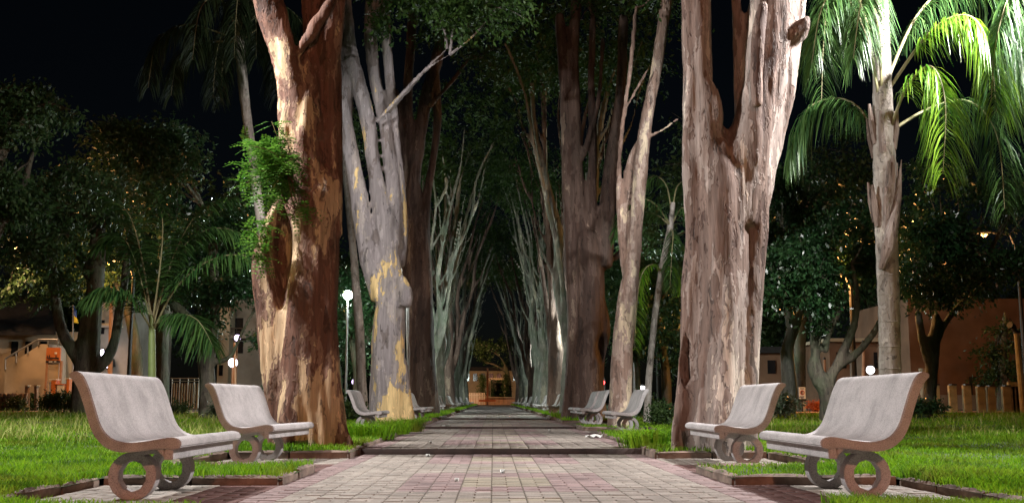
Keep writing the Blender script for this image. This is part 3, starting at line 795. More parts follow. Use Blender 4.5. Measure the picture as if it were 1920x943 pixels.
# farther trees of the avenue share three builds
def proto(seed, bmat):
    random.seed(seed); V = []; F = []; tips = []; curves = []
    def add(pts, n=10):
        c = catmull(pts, 4); curves.append(c)
        v, f = tubegeo([tuple(a[:3]) for a in c], [a[3] for a in c], n); o = len(V); V.extend(v); F.extend([tuple(k+o for k in ff) for ff in f])
    add([(0,0,-.3,.58), (0,0,.3,.48), (0,0,1.2,.42), (.05,0,2.4,.37), (.05,.05,3.2,.28)], 16)
    for k in range(4):
        a = k*1.57+random.uniform(-.4, .4); add([(.4*math.cos(a),.4*math.sin(a),-.3,.2), (.28*math.cos(a),.28*math.sin(a),.6,.2), (.2*math.cos(a),.2*math.sin(a),2,.18)])
    for k in range(7):
        a = k*6.283/7+random.uniform(-.4, .4); t = random.uniform(.7, 1.9); z0 = random.uniform(1.4, 3.2); r0 = random.uniform(.11, .2)
        ca, sa = math.cos(a), math.sin(a); pts = []
        for j, (h, o) in enumerate(((0, .12), (1.4, .34), (3.0, .5), (4.8, .72), (6.8, 1.05), (8.8, 1.35), (10.6, 1.8))):
            pts.append((ca*(o*t)+random.uniform(-.2, .2), sa*(o*t)+random.uniform(-.2, .2), z0+h, r0*(1-.1*j)))
        add(pts, 8); tips.append(pts[-1])
        for qi in (2, 3, 4):
            q = pts[qi]; b = a+random.uniform(-1.2, 1.2); l = random.uniform(.7, 1.3)
            p2 = [(q[0], q[1], q[2], .07), (q[0]+.5*l*math.cos(b), q[1]+.5*l*math.sin(b), q[2]+.8*l, .055), (q[0]+.9*l*math.cos(b), q[1]+.9*l*math.sin(b), q[2]+2.1*l, .045), (q[0]+1.7*l*math.cos(b), q[1]+1.7*l*math.sin(b), q[2]+3.4*l, .03)]
            add(p2, 6)
    me = remesh(V, F, .07); roughen(me, 1.0, seed*1.7, .06); me.materials.append(bmat); me.polygons.foreach_set('use_smooth', [True]*len(me.polygons))
    v, f = leafcloud([(t[0]*1.3, t[1]*1.3, t[2]+.9) for t in tips]+[(0, 0, 13.5), (1.5, 0, 12.6), (-1.5, .5, 12.9)], [1.7]*(len(tips)+3), [620]*(len(tips)+3), .2, .7)
    cm = npmesh('crown', v, f); cm.materials.append(M['leaf_ave']); return me, cm
protos = [proto(21, M['barkG']), proto(34, M['barkG']), proto(57, M['barkC'])]
random.seed(99)
rowL = [47.8, 58.6, 69.7, 80.6, 91.7, 102.6, 113.6]; rowR = [37.0, 48, 59.1, 70, 81.2, 92, 103.2, 114]
for sd, rws in ((-1, rowL), (1, rowR)):
    for i, yy in enumerate(rws):
        tm, cm = protos[(i+(0 if sd < 0 else 1)) % 3 if i > 0 else (0 if sd < 0 else 1)]
        x = sd*random.uniform(2.75, 3.1); s = random.uniform(.9, 1.1)
        e = empty('avenue_tree', (x, yy, gz(x, yy)), random.uniform(0, 6.28), 'distant grey multi-stemmed trunk in the far '+('western' if sd < 0 else 'eastern')+' avenue row', 'tree', 'far avenue trees of the '+('western' if sd < 0 else 'eastern')+' row')
        e.scale = (s, s, s*random.uniform(.95, 1.1))
        mobj('trunk', tm, None, e); mobj('crown', cm, None, e)

# ------------------------------------------------------------------ palms
def frond_mesh(pts, nl=64, ll=.55, width=.016, droop=.8, start=.22, plume=.5):
    """pts: 3-D rachis control points -> (rachis tube geometry, leaflet V,F)"""
    c = catmull([tuple(p) for p in pts], 8); n = len(c)
    seg = np.linalg.norm(np.diff(c, axis=0), axis=1); cum = np.concatenate([[0], np.cumsum(seg)]); T = cum[-1]
    rad = np.linspace(.026, .004, n); tv, tf = tubegeo(c, rad, 6)
    V = []; F = []
    for k in range(nl):
        t = start+(1-start)*(k+.5)/nl; s = t*T
        p = np.array([np.interp(s, cum, c[:, a]) for a in range(3)]); q = np.array([np.interp(min(T, s+.05), cum, c[:, a]) for a in range(3)])
        d = q-p; nn = np.linalg.norm(d)
        if nn < 1e-5: d = c[-1]-c[-2]; nn = np.linalg.norm(d)
        d /= nn; sdv = np.cross(d, (0, 0, 1.0)); ns = np.linalg.norm(sdv); sdv = sdv/ns if ns > .15 else np.array([1.0, 0, 0])
        upv = np.cross(sdv, d)
        L0 = ll*(math.sin(math.pi*(.12+.80*(t-start)/(1-start)))**.6)
        for sg in (-1, 1):
            for rep in (0, 1):
                dr = sdv*sg*(.75+.3*random.random())+d*(.45+.25*random.random())+upv*random.uniform(-plume, plume); dr /= np.linalg.norm(dr)
                L = L0*random.uniform(.8, 1.1); wv = np.cross(dr, (random.gauss(0, .4), random.gauss(0, .4), 1)); wv = wv/np.linalg.norm(wv)*width*random.uniform(.8, 1.2)
                b0 = len(V); 
                for j, (u, wf) in enumerate(((0, .5), (.3, 1), (.65, .85), (1, .08))):
                    z = np.array([0, 0, -1.0])*droop*L*u*u; x = p+dr*L*u*(1-.25*droop*u)+z
                    V.append(tuple(x-wv*wf)); V.append(tuple(x+wv*wf))
                for j in range(3): F.append((b0+2*j, b0+2*j+1, b0+2*j+3, b0+2*j+2))
    return tv, tf, V, F
def add_frond(parent, base, pts, lm, **kw):
    tv, tf, V, F = frond_mesh([p-base for p in pts], **kw)
    f = mobj('frond', npmesh('frond', V, F), lm, parent)
    r = MB(); r.add(tv, tf); r.build('stalk', M['stalk'], f)
def palm_trunk(e, base, pts, mat, rings=0, n=20):
    c = catmull(pts, 8); V, F = tubegeo([tuple(Vector(a[:3])-base) for a in c], [a[3]*(1+.03*math.sin(i*2.2)) for i, a in enumerate(c)], n)
    m = MB(); m.add(V, F); t = m.build('trunk', mat, e, smooth=True)
    if rings:
        z0, z1 = c[0][2], rings
        k = 0; z = z0+.25
        while z < z1:
            x = np.interp(z, c[:, 2], c[:, 0]); y = np.interp(z, c[:, 2], c[:, 1]); r = np.interp(z, c[:, 2], c[:, 3])
            g = MB(); g.tube([Vector((x, y, z-.012))-base, Vector((x, y, z))-base, Vector((x, y, z+.012))-base], [r*1.0, r*1.045, r*1.0], n)
            mobj('leaf_scar', g.build('leaf_scar', mat, t, smooth=True).data) if False else g.build('leaf_scar', mat, t, smooth=True)
            z += random.uniform(.26, .40)
def gfronds(e, base, top, n, L, lm, elev=(20, 75), seed=1, **kw):
    random.seed(seed)
    for k in range(n):
        az = 2*math.pi*(k*.381966)+random.uniform(-.25, .25); el = R(random.uniform(*elev)); l = L*random.uniform(.85, 1.1)
        d = Vector((math.cos(az), math.sin(az), 0)); c, s = math.cos(el), math.sin(el)
        pts = [top, top+d*l*.22*c+Vector((0, 0, l*.24*s)), top+d*l*.5*(c*.7+.25)+Vector((0, 0, l*.36*s)), top+d*l*.74*(c*.5+.42)+Vector((0, 0, l*(.30*s-.14))), top+d*l*.86*(c*.4+.45)+Vector((0, 0, l*(.16*s-.46)))]
        add_frond(e, base, pts, lm, **kw)
def PY(px, py, Y, dy=0): return P(px, py, Y+dy)
# tall palm on the east lawn
Yp = 15.2
b = P(1668, 792, Yp); base = Vector((b.x, Yp, gz(b.x, Yp)))
palmE = empty('palm_tree', base, 0, 'tall palm with ringed grey trunk, dead sheath and drooping feathery fronds', 'palm tree')
tp = [(base.x, Yp, base.z-.2, .17)]+[(*P(a, c, Yp), r) for a, c, r in ((1669,740,.155), (1668,620,.15), (1664,500,.155), (1661,400,.16), (1659,320,.165), (1656,230,.15), (1654,130,.13), (1652,20,.11), (1652,-80,.09))]
palm_trunk(palmE, base, tp, M['palm'], rings=P(1660, 480, Yp).z)
sh = MB(); sh.tube([P(1652,505,Yp-.15)-base, P(1664,470,Yp-.17)-base, P(1674,420,Yp-.16)-base, P(1684,370,Yp-.15)-base, P(1690,300,Yp-.15)-base], [.04, .095, .09, .05, .006], 10)
sh.build('dead_sheath', M['palmboot'], palmE, smooth=True)
bt = MB()
for k in range(16):
    a = k*2.4; z0 = random.uniform(250, 470); p = P(1658, z0, Yp); r = .15
    d = Vector((math.cos(a), math.sin(a), 0))
    bt.tube([p+d*r*.8-base, p+d*(r+.03)+Vector((0, 0, .3))-base, p+d*(r+.06)+Vector((0, 0, .6))-base], [.06, .05, .02], 6)
bt.build('old_frond_base', M['palmboot'], palmE, smooth=True)
fr = [
 ([(1662,262,0),(1700,165,-.4),(1745,125,-.7),(1772,190,-.9),(1768,325,-.95)], 'frond_lime', {}),
 ([(1665,250,0),(1740,205,.3),(1815,190,.5),(1868,250,.6),(1884,392,.6)], 'frond', {}),
 ([(1652,210,0),(1625,70,-.3),(1575,-20,-.6),(1540,20,-.8),(1522,120,-.9)], 'frond', {'droop': 1.1}),
 ([(1655,190,0),(1645,50,-.5),(1625,-30,-.8),(1612,20,-1.1),(1600,110,-1.2)], 'frond', {'droop': 1.1}),
 ([(1660,160,0),(1720,30,.2),(1800,-40,.3),(1870,-10,.3),(1905,110,.3)], 'frond', {'droop': 1.1}),
 ([(1648,300,0),(1620,215,.3),(1570,185,.6),(1510,210,.8),(1478,300,.9)], 'frond', {'droop': 1.1}),
 ([(1665,170,0),(1745,60,-.6),(1815,30,-1.0),(1855,90,-1.2),(1868,210,-1.3)], 'frond_lime', {'droop': 1.0}),
 ([(1650,120,0),(1600,-20,.9),(1560,-40,1.6),(1545,70,2.0),(1540,200,2.1)], 'frond', {}),
 ([(1652,40,0),(1610,-140,.2),(1540,-180,.4),(1470,-120,.5)], 'frond', {}),
 ([(1652,20,0),(1660,-160,.6),(1690,-240,1.2),(1740,-200,1.8)], 'frond', {}),
]
for pl, lm, kw in fr:
    k2 = dict(nl=66, ll=.62, width=.0085, droop=.85); k2.update(kw)
    add_frond(palmE, base, [P(a, c, Yp+d) for a, c, d in pl], M[lm], **k2)
# its neighbour, trunk beyond the frame
Y2 = 14.2; b = P(2010, 800, Y2); base2 = Vector((b.x, Y2, gz(b.x, Y2)))
palmN = empty('palm_tree', base2, 0, 'palm whose brightly lit fronds hang in from the lawn edge by the floodlight', 'palm tree')
palm_trunk(palmN, base2, [(base2.x, Y2, base2.z-.2, .17)]+[(*P(2010, c, Y2), r) for c, r in ((700,.15), (500,.15), (300,.15), (100,.13), (-40,.1))], M['palm'], rings=4.5)
for pl in ([(2005,60,0),(1960,-40,-.2),(1905,-30,-.3),(1870,70,-.4),(1858,190,-.4)], [(2005,100,0),(1970,20,.2),(1930,20,.3),(1900,110,.4),(1893,220,.4)], 
           [(2005,80,0),(2060,-40,0),(2120,0,0),(2150,120,0)], [(2005,50,0),(1990,-90,-.8),(1970,-60,-1.3),(1955,60,-1.5)], [(2005,120,0),(1985,40,.6),(1950,50,1.2),(1930,150,1.4)], [(2005,20,0),(2040,-120,.8),(2070,-60,1.4),(2080,60,1.6)]):
    add_frond(palmN, base2, [P(a, c, Y2+d) for a, c, d in pl], M['frond'], nl=58, ll=.6, width=.0085, droop=1.0)
# slender palm beyond the slim leaning tree
Y3 = 27.0; b = P(1212, 775, Y3); base3 = Vector((b.x, Y3, gz(b.x, Y3)))
palmM = empty('palm_tree', base3, 0, 'slender leaning palm with pale trunk and bright lime fronds between two avenue trees', 'palm tree')
palm_trunk(palmM, base3, [(base3.x, Y3, base3.z-.2, .10)]+[(*P(a, c, Y3), r) for a, c, r in ((1216,720,.088), (1224,630,.08), (1234,550,.08), (1244,490,.085), (1256,430,.08), (1262,380,.06))], M['palm'], rings=3.3)
for pl, lm in (([(1243,512,0),(1222,496,-.4),(1202,520,-.6),(1193,590,-.7),(1190,655,-.7)], 'frond_lime'), ([(1244,508,0),(1256,500,-.2),(1270,510,-.3),(1280,545,-.4)], 'frond_lime'),
           ([(1258,425,0),(1230,385,-.4),(1195,372,-.6),(1165,400,-.8),(1150,450,-.9)], 'frond'), ([(1258,425,0),(1225,400,.2),(1190,405,.3),(1170,440,.4)], 'frond'), ([(1260,420,0),(1280,390,-.2),(1300,420,-.3),(1310,480,-.3)], 'frond'),
           ([(1260,410,0),(1250,350,.3),(1225,330,.5),(1200,360,.6)], 'frond'), ([(1260,410,0),(1270,350,.3),(1300,340,.5),(1320,380,.6)], 'frond'), ([(1258,430,0),(1262,440,-.5),(1260,470,-.8),(1256,540,-.9)], 'frond')):
    add_frond(palmM, base3, [P(a, c, Y3+d) for a, c, d in pl], M[lm], nl=46, ll=.42, width=.014, droop=.6, start=.12)
# dim palm behind the red-brown tree
Y4 = 25.0; b = P(500, 770, Y4); base4 = Vector((b.x, Y4, gz(b.x, Y4)))
palmW = empty('palm_tree', base4, 0, 'dim tall palm rising behind the red-brown peeling tree', 'palm tree')
palm_trunk(palmW, base4, [(base4.x, Y4, base4.z-.2, .13)]+[(*P(a, c, Y4), r) for a, c, r in ((502,640,.12), (496,480,.11), (478,330,.11), (463,220,.11), (454,140,.12), (449,70,.1))], M['palm'], rings=5.5)
gfronds(palmW, base4, P(449, 80, Y4), 12, 3.0, M['frond_dimmed'], (5, 80), 5, nl=56, ll=.6, width=.016, droop=1.0)
# low palm with green crownshaft
Y5 = 24.5; b = P(285, 765, Y5); base5 = Vector((b.x, Y5, gz(b.x, Y5)))
palmL = empty('palm_tree', base5, 0, 'low palm with smooth green stem and wide arching fronds behind a bench', 'palm tree')
M['greenstem'] = simple('green_crownshaft', (.20, .27, .09), .45, .2, 4)
palm_trunk(palmL, base5, [(base5.x, Y5, base5.z-.2, .10)]+[(*P(285, c, Y5), r) for c, r in ((720,.09), (670,.085), (630,.075), (590,.05))], M['greenstem'])
for pl in ([(287,620,0),(330,540,-.5),(390,490,-.8),(450,478,-1),(505,500,-1.1)], [(287,610,0),(320,500,.2),(370,440,.4),(430,430,.5),(480,470,.6)], [(284,610,0),(262,520,0),(240,460,0),(215,440,0),(180,460,0)], [(286,605,0),(300,500,-.3),(305,420,-.5),(295,360,-.5)],
           [(283,615,0),(245,560,-.6),(200,540,-1),(160,560,-1.2)], [(287,610,0),(330,590,-.6),(370,600,-1),(400,650,-1.2)], [(285,605,0),(265,480,.5),(240,400,.8),(200,370,.9)], [(286,605,0),(330,470,.6),(380,390,1),(440,370,1.2)]):
    add_frond(palmL, base5, [P(a, c, Y5+d) for a, c, d in pl], M['frond'], nl=66, ll=.85, width=.018, droop=.5, plume=.35)

# ------------------------------------------------------------------ trees on the lawns and along the streets
GB = 'park trees beyond the lawn'
def mass(x0, x1, y0, y1, n, r, k, dy=2.0, sd=0):
    q = random.Random(sd); return [(q.uniform(x0, x1), q.uniform(y0, y1), r*q.uniform(.65, 1.25), int(k*q.uniform(.7, 1.3)), q.uniform(-dy, dy)) for _ in range(n)]
traced_tree('park_tree', 'dark forked tree with ivy on its limbs by the stairway house', 'tree', 31, [
    [(160,775,26), (162,720,24), (165,660,22), (172,590,18), (180,520,15), (185,430,13)], [(160,700,15), (135,655,11), (112,610,10), (104,560,9), (98,500,8)], [(168,700,12), (195,680,10), (215,640,9), (225,580,8), (235,520,8), (240,470,6)], [(178,540,10), (150,480,8), (120,420,7), (100,360,6)]],
    M['barkD'], .06, mass(20, 250, 330, 500, 17, 45, 620, 2, 1)+mass(0, 120, 400, 540, 7, 38, 500, 2, 2), M['leaf_mid'], .15, GB, .03, seed=4)
traced_tree('park_tree', 'leaning ivy-wrapped tree beside the pale slatted gate', 'tree', 29, [
    [(392,770,17), (390,720,15), (386,680,14), (376,640,13), (352,600,11), (325,570,9)], [(388,700,12), (398,640,10), (404,580,9), (402,520,9), (400,450,8)], [(385,680,8), (430,670,5), (455,620,4), (480,575,3)]],
    M['barkD'], .05, mass(320, 470, 400, 560, 14, 40, 620, 1.5, 3)+[(398,600,14,500), (402,540,16,500), (380,640,14,400)], M['leaf_dark'], .13, GB, .03, seed=6)
traced_tree('park_tree', 'broad dark tree crown looming behind the ivy-wrapped trees', 'tree', 38, [
    [(300,765,18), (300,660,16), (305,560,14), (310,450,11)], [(302,600,10), (260,500,8), (240,420,7)], [(303,580,10), (350,480,8), (380,400,6)]],
    M['barkD'], .08, mass(200, 470, 250, 430, 22, 52, 620, 3, 4), M['leaf_mid'], .19, GB, .03, seed=7)
traced_tree('park_tree', 'tall dark tree with leafy branches overhanging the street lamp', 'tree', 27, [
    [(-60,790,26), (-55,650,22), (-40,500,18), (-20,380,14), (0,280,10)], [(-45,520,12), (0,430,9), (40,360,7), (60,290,5)], [(-10,330,8), (40,230,6), (90,195,4), (140,210,3)]],
    M['barkD'], .07, mass(-60, 70, 180, 420, 14, 42, 600, 1.5, 5)+[(40,200,32,420), (90,215,30,380), (130,230,18,200), (60,250,26,300), (20,330,40,400), (20,400,30,350)], M['leaf_mid'], .14, GB, .03, seed=8)
traced_tree('park_tree', 'orange-lit street tree behind the dark forked tree', 'tree', 44, [
    [(258,765,12), (255,660,11), (235,560,9), (200,490,7)], [(245,590,7), (150,520,6), (70,480,5), (20,450,4)]], M['barkD'], .09, mass(-20, 240, 420, 560, 18, 30, 420, 2.5, 6), M['leaf_mid'], .18, GB, .02, seed=9)
traced_tree('park_tree', 'bushy tree seen beyond the lit lamp post', 'tree', 48, [
    [(668,765,8), (670,700,8), (660,640,7), (650,590,6)], [(668,680,5), (690,630,5), (700,590,4)], [(640,765,5), (636,700,5), (630,640,4)]], M['barkD'], .08, mass(600, 720, 520, 690, 14, 30, 520, 2, 7)+mass(480, 560, 560, 640, 4, 26, 380, 2, 8), M['leaf_dark'], .16, GB, .02, seed=10)
# thin straight trunk by the lamp post
traced_tree('park_tree', 'thin straight bare trunk next to the lit lamp post', 'tree', 33, [
    [(680,765,10), (677,700,9), (674,620,9), (668,540,8), (660,450,7), (652,380,6), (645,300,5)]], M['palm'], .05, [(640,230,30,350), (655,270,20,200)], M['leaf_mid'], .15, GB, .012, seed=11)
# east side
traced_tree('park_tree', 'low forked tree with three mossy limbs behind the curved bench', 'tree', 24.5, [
    [(1560,775,17), (1553,745,16), (1548,720,15)], [(1550,730,12), (1532,690,9), (1528,650,8), (1526,610,8), (1520,570,8), (1526,520,7), (1534,470,5)], [(1546,740,10), (1530,715,8), (1522,690,8), (1528,668,7)],
    [(1556,720,10), (1572,680,9), (1590,640,8), (1604,600,7), (1606,550,6), (1598,500,5)], [(1570,685,8), (1600,668,8), (1622,645,7), (1640,620,6), (1655,590,4)], [(1545,660,6), (1555,620,6), (1575,580,5)]],
    M['barkD'], .042, mass(1440, 1640, 420, 570, 18, 42, 800, 1.2, 12)+[(1540,610,20,260,-.4), (1480,560,40,700), (1450,500,40,700)], M['leaf_dark'], .11, GB, .02, seed=12)
traced_tree('park_tree', 'grey trunked tree whose crown leans on the fluted tree', 'tree', 31, [
    [(1478,775,15), (1480,720,14), (1476,660,12), (1484,620,10), (1476,570,9), (1470,520,8)], [(1482,640,9), (1500,590,7), (1508,540,6)]], M['barkG'], .05, mass(1400, 1600, 330, 520, 24, 48, 700, 2, 13), M['leaf_dark'], .14, GB, .02, seed=13)
traced_tree('park_tree', 'dark spreading tree before the brown house wall', 'tree', 30, [
    [(1742,775,14), (1744,720,12), (1750,660,11), (1756,600,9)], [(1745,690,9), (1730,640,8), (1722,590,7)], [(1748,660,7), (1770,610,6), (1800,570,5)]], M['barkD'], .06,
    mass(1690, 1930, 420, 570, 24, 46, 640, 2, 14)+mass(1700, 1960, 300, 460, 14, 50, 560, 2, 15), M['leaf_dark'], .14, GB, .02, seed=14)
traced_tree('park_tree', 'dark conifer-like tree at the end of the post fence', 'tree', 40, [
    [(1880,770,10), (1880,700,9), (1882,640,7), (1884,590,4)]], M['barkD'], .08, [(1860,660,30,400), (1900,650,34,400), (1880,700,38,500), (1850,710,26,300), (1915,700,30,300), (1885,620,26,300)], M['leaf_hedge'], .16, GB, .02, seed=15, squash=.45)
traced_tree('park_tree', 'leafy tree filling the gap behind the slender palm', 'tree', 36, [
    [(1250,765,10), (1248,700,9), (1240,640,8), (1232,580,6)], [(1200,765,6), (1196,710,6), (1190,650,5)]], M['barkD'], .08, mass(1180, 1300, 470, 700, 20, 32, 560, 2, 16), M['leaf_dark'], .15, GB, .02, seed=16)
traced_tree('park_tree', 'tall dark tree filling the dark behind both eastern trunks', 'tree', 46, [
    [(1500,760,12), (1500,650,11), (1505,540,10), (1510,420,8)], [(1503,560,7), (1440,460,6), (1400,400,5)]], M['barkD'], .1, mass(1180, 1640, 250, 480, 26, 60, 500, 3, 17), M['leaf_mid'], .22, GB, .02, seed=17)

# dense street trees behind the houses share two builds
def bushproto(seed):
    q = random.Random(seed); V = []; F = []
    def add(pts):
        c = catmull(pts, 3); v, f = tubegeo([tuple(a[:3]) for a in c], [a[3] for a in c], 8); o = len(V); V.extend(v); F.extend([tuple(k+o for k in ff) for ff in f])
    add([(0,0,-.3,.3), (0,0,.8,.24), (.1,0,2.2,.2), (.1,.1,4,.13), (0,.1,6.5,.05)]); C = []
    for k in range(7):
        a = k*.9+q.uniform(-.3, .3); h = q.uniform(1.6, 4.5); r = q.uniform(1.4, 2.6)
        add([(.05,0,h,.11), (.5*r*math.cos(a),.5*r*math.sin(a),h+.8,.08), (r*math.cos(a),r*math.sin(a),h+1.6,.03)])
        C += [(r*math.cos(a), r*math.sin(a), h+1.6), (.6*r*math.cos(a+.4), .6*r*math.sin(a+.4), h+2.4), (.9*r*math.cos(a), .9*r*math.sin(a), h+.4)]
    C += [(0, 0, 7), (.6, .5, 6.2), (-.7, .2, 6.4)]
    me = remesh(V, F, .09); me.materials.append(M['barkD'])
    v, f = leafcloud(C, [q.uniform(1.0, 1.6) for _ in C], [520]*len(C), .22, .75); cm = npmesh('crown', v, f); cm.materials.append(M['leaf_mid']); return me, cm
bp = [bushproto(3), bushproto(8)]; q = random.Random(12)
for i, (x, y) in enumerate([(12.5, 61), (17, 64), (22, 60), (27.5, 63), (33, 61), (38.5, 64), (8.5, 66), (-10, 62), (-15, 65), (-20.5, 61), (-26, 64), (-31, 60), (-36.5, 63)]):
    sd_ = 'eastern' if x > 0 else 'western'
    e = empty('street_tree', (x, y, gz(x, y)), q.uniform(0, 6.28), 'dark bushy street tree in the row behind the '+sd_+' houses', 'tree', 'street trees behind the '+sd_+' houses')
    sc_ = q.uniform(.95, 1.35); e.scale = (sc_, sc_, sc_*q.uniform(.95, 1.2)); tm, cm = bp[i % 2]; mobj('trunk', tm, None, e); mobj('crown', cm, None, e)

# ------------------------------------------------------------------ shrubs, hedges, flowers
def shrub(px, py, Y, rpx, n, mat, label, clumps=6, size=.07, sq=.75, name='shrub', cat='shrub', group=None, wide=1.0, seed=0):
    q = random.Random(seed+px); b = P(px, py, Y); base = Vector((b.x, Y, gz(b.x, Y))); r = rpx*Y/2000
    e = empty(name, base, 0, label, cat, group)
    C = [(q.uniform(-1, 1)*r*wide*.7, q.uniform(-.5, .5)*r, r*q.uniform(.55, 1.0)) for _ in range(clumps)]
    v, f = leafcloud(C, [r*q.uniform(.4, .65) for _ in C], [n//clumps]*clumps, size, sq); v = v.copy(); v[:, 2] = np.maximum(v[:, 2], .01)
    mobj('foliage', npmesh('foliage', v, f), mat, e)
    t = MB()
    for c in C: t.tube([(c[0]*.25, c[1]*.25, -.05), (c[0]*.6, c[1]*.6, c[2]*.5), c], [.022, .016, .006], 6)
    t.build('stem', M['barkD'], e); return e
shrub(105, 770, 33, 26, 2600, M['leaf_hedge'], 'clipped dark green bush between bench and orange sign', 6, .09, wide=1.3)
shrub(150, 772, 32, 24, 2400, M['leaf_hedge'], 'leafy green bush directly behind the large bench backrest', 6, .09, wide=1.2)
shrub(65, 745, 40, 20, 1800, M['leaf_hedge'], 'round dark bush behind the low stone wall', 5, .1, wide=1.2)
shrub(18, 745, 41, 18, 1500, M['leaf_hedge'], 'dark bush at the foot of the stairway', 5, .1, wide=1.4)
shrub(40, 765, 36, 16, 1200, M['leaf_hedge'], 'low dark hedge in front of the rubble wall', 5, .09, wide=1.8)
shrub(468, 775, 25, 46, 3600, M['leaf_shrub'], 'pale silvery shrub against the red-brown tree', 7, .08, wide=.9)
shrub(425, 778, 28, 22, 1400, M['leaf_shrub'], 'low silvery plants beside the second bench', 5, .08, wide=1.6)
shrub(330, 775, 31, 14, 900, M['leaf_hedge'], 'small dark bush before the tan gate', 4, .08, wide=1.6)
shrub(655, 785, 30, 20, 1200, M['leaf_hedge'], 'broad-leaved plants at the foot of the lamp post', 5, .13, wide=1.3)
shrub(1236, 790, 24, 30, 2600, M['leaf_hedge'], 'dark low shrub beside the hollow fluted trunk', 6, .07, wide=1.1)
shrub(1215, 760, 32, 34, 2400, M['leaf_dark'], 'tall glossy bush behind the third bench', 6, .1)
shrub(1440, 770, 27, 44, 3200, M['leaf_shrub'], 'silvery glossy shrub beside the fluted tree', 7, .09)
shrub(1735, 790, 25, 26, 2400, M['leaf_dark'], 'round dark clipped shrub in front of the wooden posts', 6, .07, wide=1.5)
shrub(1700, 790, 26, 22, 1600, M['leaf_dark'], 'small dark shrub behind the large bench backrest', 5, .07)
shrub(1527, 785, 36, 13, 1300, M['flower'], 'low bed of orange flowers by the short posts', 6, .07, .5, 'flower_bed', 'flowers', wide=1.9)
def tuft(px, py, Y, r, n, label):
    b = P(px, py, Y); base = Vector((b.x, Y, gz(b.x, Y)-.02)); V = []
    for _ in range(n):
        a = random.uniform(0, 6.28); q = random.uniform(0, r); L = random.uniform(.15, .34); o = Vector((math.cos(a)*q, math.sin(a)*q, 0)); a2 = a+random.uniform(-.6, .6)
        d = Vector((math.cos(a2), math.sin(a2), 0)); s = Vector((-d.y, d.x, 0))*.007
        m = o+d*L*.25+Vector((0, 0, L*.7)); t = o+d*L*.75+Vector((0, 0, L*random.uniform(.6, .95)))
        V += [o-s, o+s, m+s, m-s, m-s, m+s, t+s*.2, t-s*.2]
    tag(mobj('grass_tuft', npmesh('grass_tuft', [tuple(v) for v in V], np.arange(len(V)).reshape(-1, 4)), M['grass'], None, base), label, 'grass tuft', 'long grass tufts at the kerb')
tuft(725, 806, 19.5, .42, 700, 'long grass tuft spilling onto the path edge below the yellow barked tree')
tuft(765, 797, 20.8, .3, 500, 'dense small grass tuft spilling over the kerb before the third bench')
tuft(690, 818, 17.0, .45, 700, 'long grass tuft beside the foot of the red-brown tree')
tuft(1215, 832, 14.3, .4, 500, 'long grass tuft at the kerb corner before the hollow fluted tree')

# ------------------------------------------------------------------ lamps
def lamp_post(px, Y, h, label, power, col, glow, name='lamp_post', headr=.13, light=True, pole='metal', x=None, pr=.045, group=None):
    X = P(px, 755, Y).x if x is None else x; base = Vector((X, Y, gz(X, Y)))
    e = empty(name, base, 0, label, 'lamp post', group)
    m = MB(); m.tube([(0, 0, -.1), (0, 0, .25), (0, 0, .26), (0, 0, h)], [pr*1.7, pr*1.7, pr, pr*.75], 12); m.build('pole', M[pole], e, smooth=True)
    g = MB(); zs = [-1, -.85, -.5, 0, .5, .85, 1]; g.tube([(0, 0, h+.06+z*headr) for z in zs], [max(.004, headr*math.sqrt(max(0, 1-z*z))) for z in zs], 16); g.build('globe', emit('globe_glow', col, power/(4*9.87*headr*headr)), e, smooth=True)
    c = MB(); c.tube([(0, 0, h+.06+headr*.9), (0, 0, h+.06+headr*1.25)], [headr*.9, headr*.25], 14); c.build('cap', M['darkmetal'], e, smooth=True)
    return e
COOL = (.86, 1.0, .95)
lamp_post(648, 41, 4.45, 'lit white lamp post between the red-brown and the cream barked trees', POST_W, COOL, 'mercury', headr=.17)
lamp_post(0, 47, 4.2, 'white lamp post hidden behind the dark hollowed tree', POST_W*1.2, COOL, 'mercury', x=4.6)
lamp_post(0, 63, 4.2, 'white lamp post beyond the far western trunks', POST_W, COOL, 'mercury', x=-4.6)
lamp_post(0, 82, 4.2, 'white lamp post beyond the far eastern trunks', POST_W, COOL, 'mercury', x=4.8)
lamp_post(0, 103, 4.2, 'white lamp post near the far end of the western trunks', POST_W, COOL, 'mercury', x=-4.8)
lamp_post(434, 46, 1.9, 'white globe lamp glowing behind the silvery shrub', 10, (1, .9, 1), 'globe', 'globe_lamp', .2, pole='poleor')
lamp_post(441, 52, 3.3, 'small violet street light on an orange pole', 5, (.8, .6, 1), 'globe_v', 'globe_lamp', .16, pole='poleor')
lamp_post(1635, 44, 1.55, 'white globe light above the large bench backrest', 8, (1, .95, .95), 'globe', 'globe_lamp', .17)
lamp_post(1205, 44, .85, 'white light glowing beside the third eastern bench backrest', 7, (1, .92, 1), 'globe', 'globe_lamp', .18)
lamp_post(1036, 90, 4.0, 'tiny violet lamp among the far grey trunks', 4, (.8, .7, 1), 'globe_v', 'globe_lamp', .14)
lamp_post(664, 60, 1.4, 'small violet light low behind the lit lamp post', 4, (.8, .6, 1), 'globe_v', 'globe_lamp', .16)
# signal light
X = P(1129, 717, 55).x; e = empty('traffic_light', (X, 55, gz(X, 55)), 0, 'small red traffic light between dark tree and slim tree', 'traffic light')
zt = P(1129, 717, 55).z-gz(X, 55)
m = MB(); m.tube([(0, .1, -.1), (0, .1, zt+.2)], [.05, .05], 10); m.build('pole', M['darkmetal'], e)
m = MB(); m.box(-.15, .15, -.05, .2, zt-.6, zt+.25); m.build('housing', M['darkmetal'], e, bevel=.02)
m = MB(); m.tube([(0, -.08, zt), (0, -.051, zt)], [.13, .13], 16); m.build('lens', M['redlight'], e)
